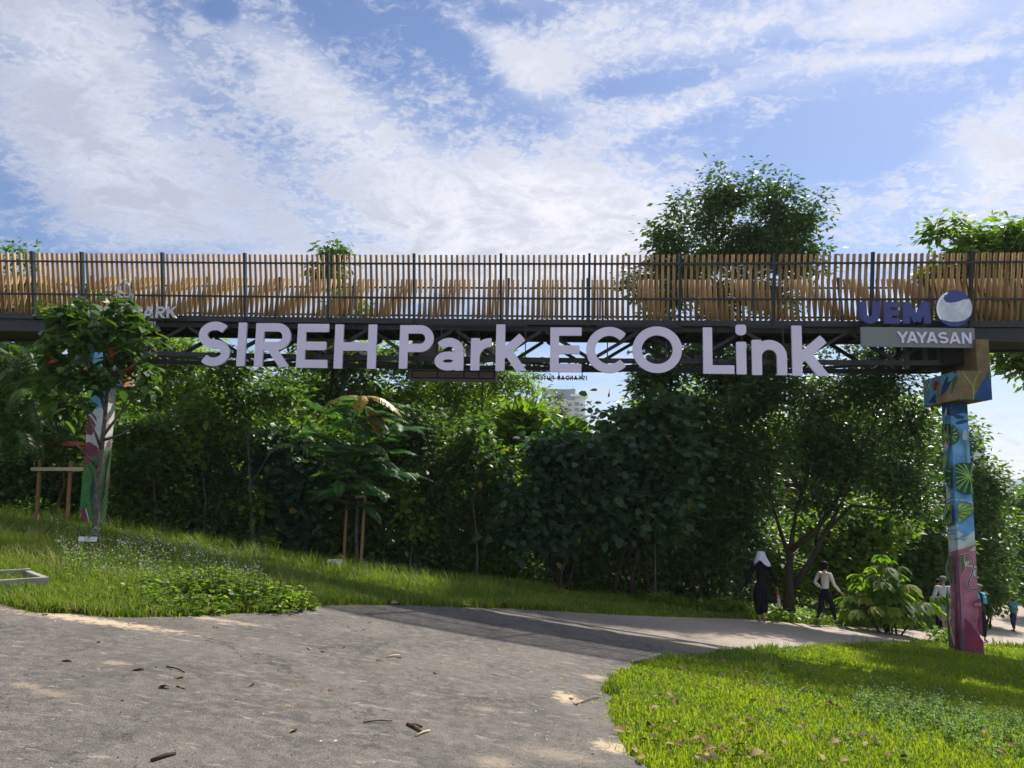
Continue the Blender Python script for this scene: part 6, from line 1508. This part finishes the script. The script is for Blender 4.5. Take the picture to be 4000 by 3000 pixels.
def shoes(root, M, h, j, mat, sole, nms='RL'):
    for nm in nms:
        a_, t_ = Vector(j['ank' + nm]), Vector(j['toe' + nm]); heel = Vector((a_.x, a_.y - .025, min(a_.z - .022, a_.z * .6 + .004)))
        skin_obj('shoe', [[(heel + V3(0, 0, .012), .024), ((heel + t_) / 2 + V3(0, 0, .014), .024), (t_ + V3(0, .006, .006), .019)], [(a_ + V3(0, -.005, -.004), .026), (heel + V3(0, .008, .018), .026)]], mat, root, 0, 1, M)
        skin_obj('sole', [[(heel + V3(0, 0, -.006), (.026, .010)), (t_ + V3(0, .01, -.008), (.024, .009))]], sole, root, 0, 1, M)
def hairball(root, M, hc, r, mat, name='hair', off=(0, -.012, .012), cut=None, parent=None):
    def fn(q):
        if cut is not None and q.y > cut[0] and q.z < cut[1]: return q * .78
        return q * (1 + .03 * math.sin(q.x * 9 + q.z * 7))
    mb = MB(); b = len(mb.v); R3 = M.to_3x3()
    mb.ball((0, 0, 0), r, 20, 14, fn=fn); c_ = Vector(hc) + Vector(off); mb.v = [tuple(M @ (Vector(v) + c_)) for v in mb.v]; return mb.build(name, mat, parent or root, smooth=True)
navy = cloth('navy', (.010, .012, .028)); black = cloth('black', (.006, .007, .011)); whitec = cloth('white', (.66, .68, .76), .12); greyw = cloth('pale_grey', (.50, .51, .55), .15); cream = cloth('cream', (.66, .60, .56), .12); peach = cloth('peach', (.62, .42, .34), .1)
sole_w = pbr('white_rubber', (.55, .55, .55), .6); shoe_b = pbr('black_shoe', (.012, .012, .014), .6); brownshoe = pbr('tan_leather', (.30, .15, .08), .7)
# walker in black, seen from behind, a white towel over the head, bottle in the right hand
j = base_joints(.05); j.update(ankL=(-.035, -.02, .05), toeL=(-.04, .07, .018), kneL=(-.045, .02, .28), kneR=(.03, .02, .27), ankR=(.012, -.13, .105), toeR=(.018, -.085, .022), elbR=(.165, .0, .645), wriR=(.215, .045, .49), elbL=(-.165, -.02, .64), wriL=(-.235, .0, .475), hdR=(.15, .1, -1), head1=(0, .02, .918), head0=(0, .015, .885), head2=(0, .015, .95))
garb = [('tunic', black, top_of(j, (.100, .075), .040, .95, .42, (.104, .084)) + []), ('trousers', black, legs_of(j, .088, .088, .078, .052, .80, (.115, .095)))]
root, M, h = person('walker in black with a white towel over the head carrying a pink bottle', 2978, 2434, 1.74, R(-10), j, dict(skin=SKD, garments=garb))
for nm in 'RL':
    a_, t_ = Vector(j['ank' + nm]), Vector(j['toe' + nm])
    skin_obj('shoe', [[(a_ + V3(0, -.018, -.02), .026), ((a_ + t_) / 2 + V3(0, 0, -.012), .026), (t_, .022)]], brownshoe, root, 0, 1, M)
# towel: a draped sheet over head and shoulders
mb = MB(); nu, nv = 36, 10; rows = []
for v in range(nv + 1):
    f = v / nv; row = []
    for u in range(nu):
        a = 2 * math.pi * u / nu; r_ = .064 * math.sin(min(1, f * 2.2) * math.pi / 2) + .065 * max(0, f - .40) / .60; fold = 1 + .035 * f * f * math.sin(a * 5 + 1.0) + .025 * f * math.sin(a * 9)
        z = .992 - .03 * min(1, f * 2) ** 2 - max(0, f - .28) * .235 + .006 * f * math.sin(a * 3 + .6) + .075 * f * f * math.exp(-((a - R(248)) / .5) ** 2); lift_ = .05 * f * f * max(0, -math.cos(a - R(235))) 
        row.append(M @ Vector((r_ * (1.0 - .02 * f) * fold * math.cos(a) + .012 * f * f, .012 + r_ * (1.05 - .2 * f) * fold * math.sin(a), z)))
    rows.append(row)
for v in range(nv):
    for u in range(nu): mb.face([rows[v][u], rows[v + 1][u], rows[v + 1][(u + 1) % nu], rows[v][(u + 1) % nu]])
ob = mb.build('towel', whitec, root, smooth=True); so = ob.modifiers.new('thick', 'SOLIDIFY'); so.thickness = .006
# bottle, hanging from the right hand: a thing of its own
hand = M @ Vector((.225, .053, .425)); bt = empty('water_bottle', (hand.x, hand.y, hand.z - .38), 'pink topped clear water bottle hanging from the hand of the walker in black', 'bottle')
ax = Vector((.10, .0, -1)).normalized(); pinkp = pbr('pink_plastic', (.62, .16, .24), .4); clearp = pbr('clear_plastic', (.42, .50, .46), .2, .6)
def seg(nm, t0, t1, r_, mt): mb = MB(); mb.tube([hand + ax * t0, hand + ax * (t0 + .008), hand + ax * (t1 - .008), hand + ax * t1], [r_ * .85, r_, r_, r_ * .85], 14); mb.build(nm, mt, bt, smooth=False)
seg('cap', .085, .165, .036, pinkp); seg('bottle_body', .166, .355, .038, clearp); seg('base', .356, .385, .040, pinkp)
mb = MB(); q = [hand + Vector((.028 * math.cos(a), 0, .028 * math.sin(a) - .03)) for a in [2 * math.pi * i / 14 for i in range(15)]]; mb.tube(q, .006, 5); mb.tube([hand + ax * .05, hand + ax * .09], [.012, .016], 8); mb.build('carry_loop', pinkp, bt)
# walker in cream
j = base_joints(.14); j.update(kneR=(.05, .09, .28), ankR=(.05, .16, .05), toeR=(.055, .25, .018), kneL=(-.055, -.045, .27), ankL=(-.06, -.165, .085), toeL=(-.06, -.10, .02), elbR=(.155, .02, .645), wriR=(.19, .12, .53), elbL=(-.165, -.045, .65), wriL=(-.11, .03, .56), face=(.35, .9, 0))
garb = [('hoodie', cream, top_of(j, (.092, .068), .034, .95, .555, (.080, .066))), ('trousers', navy, legs_of(j, .064, .054, .042, .028, .86, (.090, .076)))]
root, M, h = person('walker in a cream hooded top and dark trousers with a ponytail', 3228, 2446, 1.72, R(-62), j, dict(skin=SK, garments=garb))
hairball(root, M, j['head1'], (.060, .066, .068), HAIR, cut=(.35, .1), off=(0, -.014, .004))
skin_obj('ponytail', [[((0, -.055, .93), .014), ((0, -.075, .90), .020), ((0, -.075, .865), .018), ((0, -.068, .835), .008)]], HAIR, root, 0, 1, M)
skin_obj('hood', [[((-.07, -.03, .815), .026), ((-.03, -.062, .79), .034), ((.03, -.062, .79), .034), ((.07, -.03, .815), .026)]], peach, root, 0, 2, M)
skin_obj('bag_strap', [[((.06, -.05, .83), .006), ((-.03, -.085, .74), .006), ((-.10, -.06, .62), .006), ((-.095, .02, .58), .006)]], black, root, 0, 1, M)
shoes(root, M, h, j, shoe_b, sole_w)
# man in a pale jacket behind the right pillar, facing us
j = base_joints(.10); j.update(elbR=(.155, .0, .65), wriR=(.215, .03, .53), wriL=(-.15, .07, .50), ankR=(.04, .08, .05), toeR=(.045, .17, .018), head1=(0, .016, .922))
garb = [('jacket', greyw, top_of(j, (.108, .082), .044, .95, .52, (.102, .084))), ('shorts', cloth('grey_short', (.22, .24, .27)), legs_of(j, .072, .068, .060, .058, -.35, (.108, .085)))]
root, M, h = person('man in a pale grey jacket, shorts and cap just left of the right pillar', 3694, 2487, 1.78, R(172), j, dict(skin=SKD, garments=garb))
hairball(root, M, j['head1'], (.054, .058, .05), HAIR, cut=(-.2, .35))
capm = cloth('cap_grey', (.20, .20, .20)); hairball(root, M, j['head1'], (.058, .064, .040), capm, 'cap', off=(0, .0, .030)); skin_obj('cap_brim', [[((-.02, .06, .945), (.014, .005)), ((0, .085, .940), (.022, .005)), ((.02, .06, .945), (.014, .005))]], capm, root, 0, 1, M)
shoes(root, M, h, j, shoe_b, sole_w)
# person partly hidden behind him
j = base_joints(.08); j.update(elbR=(.15, .03, .64), wriR=(.165, .10, .53))
garb = [('jacket', navy, top_of(j, (.095, .07), .038, .95, .50, (.092, .075))), ('trousers', navy, legs_of(j))]
root, M, h = person('person in dark clothes mostly hidden behind the man in the pale jacket', 3672, 2470, 1.68, R(170), j, dict(skin=SKD, garments=garb)); hairball(root, M, j['head1'], (.054, .060, .055), HAIR, cut=(.2, .2)); shoes(root, M, h, j, shoe_b, sole_w)
# person right of the pillar, olive jacket and light blue towel
j = base_joints(.10); j.update(elbL=(-.165, .0, .645), wriL=(-.205, .05, .50), elbR=(.15, .0, .65), ankL=(-.045, .03, .05), toeL=(-.05, .12, .018), ankR=(.045, -.05, .055), toeR=(.05, .04, .018), kneR=(.05, -.005, .28), kneL=(-.05, .03, .28))
olive = cloth('olive_jacket', (.045, .050, .040)); garb = [('jacket', olive, top_of(j, (.105, .078), .042, .93, .49, (.105, .085))), ('trousers', navy, legs_of(j, .062, .054, .042, .03, .88, (.098, .08)))]
root, M, h = person('person in an olive jacket with a light blue towel just right of the right pillar', 3834, 2508, 1.68, R(176), j, dict(skin=SKD, garments=garb))
hairball(root, M, j['head1'], (.056, .060, .056), pbr('dark_brown_hair', (.03, .015, .012), .5), cut=(-.1, .25)); hairball(root, M, j['head1'], (.060, .066, .034), capm, 'cap', off=(0, .0, .034))
sky_t = cloth('light_blue_towel', (.10, .46, .62)); mb = MB()
for sx in (-1, 1):
    pr = None
    for i, (y, z) in enumerate(((-.02, .845), (.04, .84), (.075, .79), (.088, .73), (.090, .665))):
        x0, x1 = sx * .022 - .0, sx * (.075 + .004 * i); a, b_ = M @ Vector((x0, y, z)), M @ Vector((x1, y - .008, z - .004))
        if pr: mb.face([pr[0], pr[1], b_, a])
        pr = (a, b_)
ob = mb.build('towel', sky_t, root, smooth=True); so = ob.modifiers.new('thick', 'SOLIDIFY'); so.thickness = .012; shoes(root, M, h, j, shoe_b, sole_w)
# child with a backpack
j = base_joints(.07); j.update(elbL=(-.13, .0, .65), elbR=(.14, -.02, .66), wriR=(.15, .02, .53), wriL=(-.14, .03, .54), head1=(.0, .015, .912), head0=(0, .01, .875), head2=(0, .01, .945))
garb = [('tshirt', cloth('blue_tshirt', (.03, .24, .48)), top_of(j, (.098, .075), .046, .3, .50, (.094, .078))), ('trousers', cloth('purple_navy', (.025, .022, .07)), legs_of(j, .058, .050, .042, .034, .80, (.088, .074)))]
root, M, h = person('child in a blue t-shirt with a small green backpack walking down the track', 3962, 2470, 1.36, R(12), j, dict(skin=SKD, garments=garb)); hairball(root, M, j['head1'], (.062, .066, .066), HAIR, cut=(.3, .1)); shoes(root, M, h, j, pbr('dark_red_shoe', (.12, .06, .07), .7), sole_w)
mb = MB()
def logo(pts_): 
    w = [M @ Vector((x, -.0925, z)) for x, z in pts_]; mb.face(w)
for (x, z) in ((-.052, .735), (-.03, .735), (-.052, .705), (-.03, .705), (-.008, .735)): logo([(x - .008, z - .010), (x + .008, z - .010), (x + .008, z + .010), (x - .008, z + .010)])
mb.build('shirt_print', whitec, root)
bp = empty('backpack', M @ Vector((.03, -.10, .60)), 'small green backpack on the back of the child in blue', 'backpack'); grn = cloth('backpack_green', (.06, .13, .09))
skin_obj('bag', [[((.022, -.115, .60), (.052, .038)), ((.022, -.118, .66), (.054, .040)), ((.022, -.110, .715), (.040, .032))]], grn, bp, 0, 2, M)
skin_obj('pocket', [[((.022, -.150, .62), (.034, .014)), ((.022, -.150, .655), (.034, .014))]], cloth('pocket_grey', (.16, .22, .19)), bp, 0, 1, M)
skin_obj('strap', [[((.03, -.10, .73), .010), ((.035, -.04, .835), .010), ((.045, .06, .80), .010), ((.055, .078, .72), .009)]], grn, bp, 0, 1, M)
# ------------------------------------------------------------------ air between here and the far hills
mb = MB(); mb.box(-2700, 2700, -400, 4200, -10.0, 90.0)
hz = mb.build('haze', [bpy.data.materials.new('thin_haze')]); hm = hz.data.materials[0]; hm.use_nodes = True; t = NT(hm.node_tree)
for n in list(t.n):
    if n.type != 'OUTPUT_MATERIAL': t.n.remove(n)
pv = t.new('ShaderNodeVolumePrincipled'); pv.inputs['Color'].default_value = (.86, .90, .96, 1); pv.inputs['Density'].default_value = 0.00025; pv.inputs['Anisotropy'].default_value = .2
t.l.new(pv.outputs[0], t.n['Material Output'].inputs['Volume']); tag(hz, 'thin pale haze in the air', 'haze', kind='stuff')
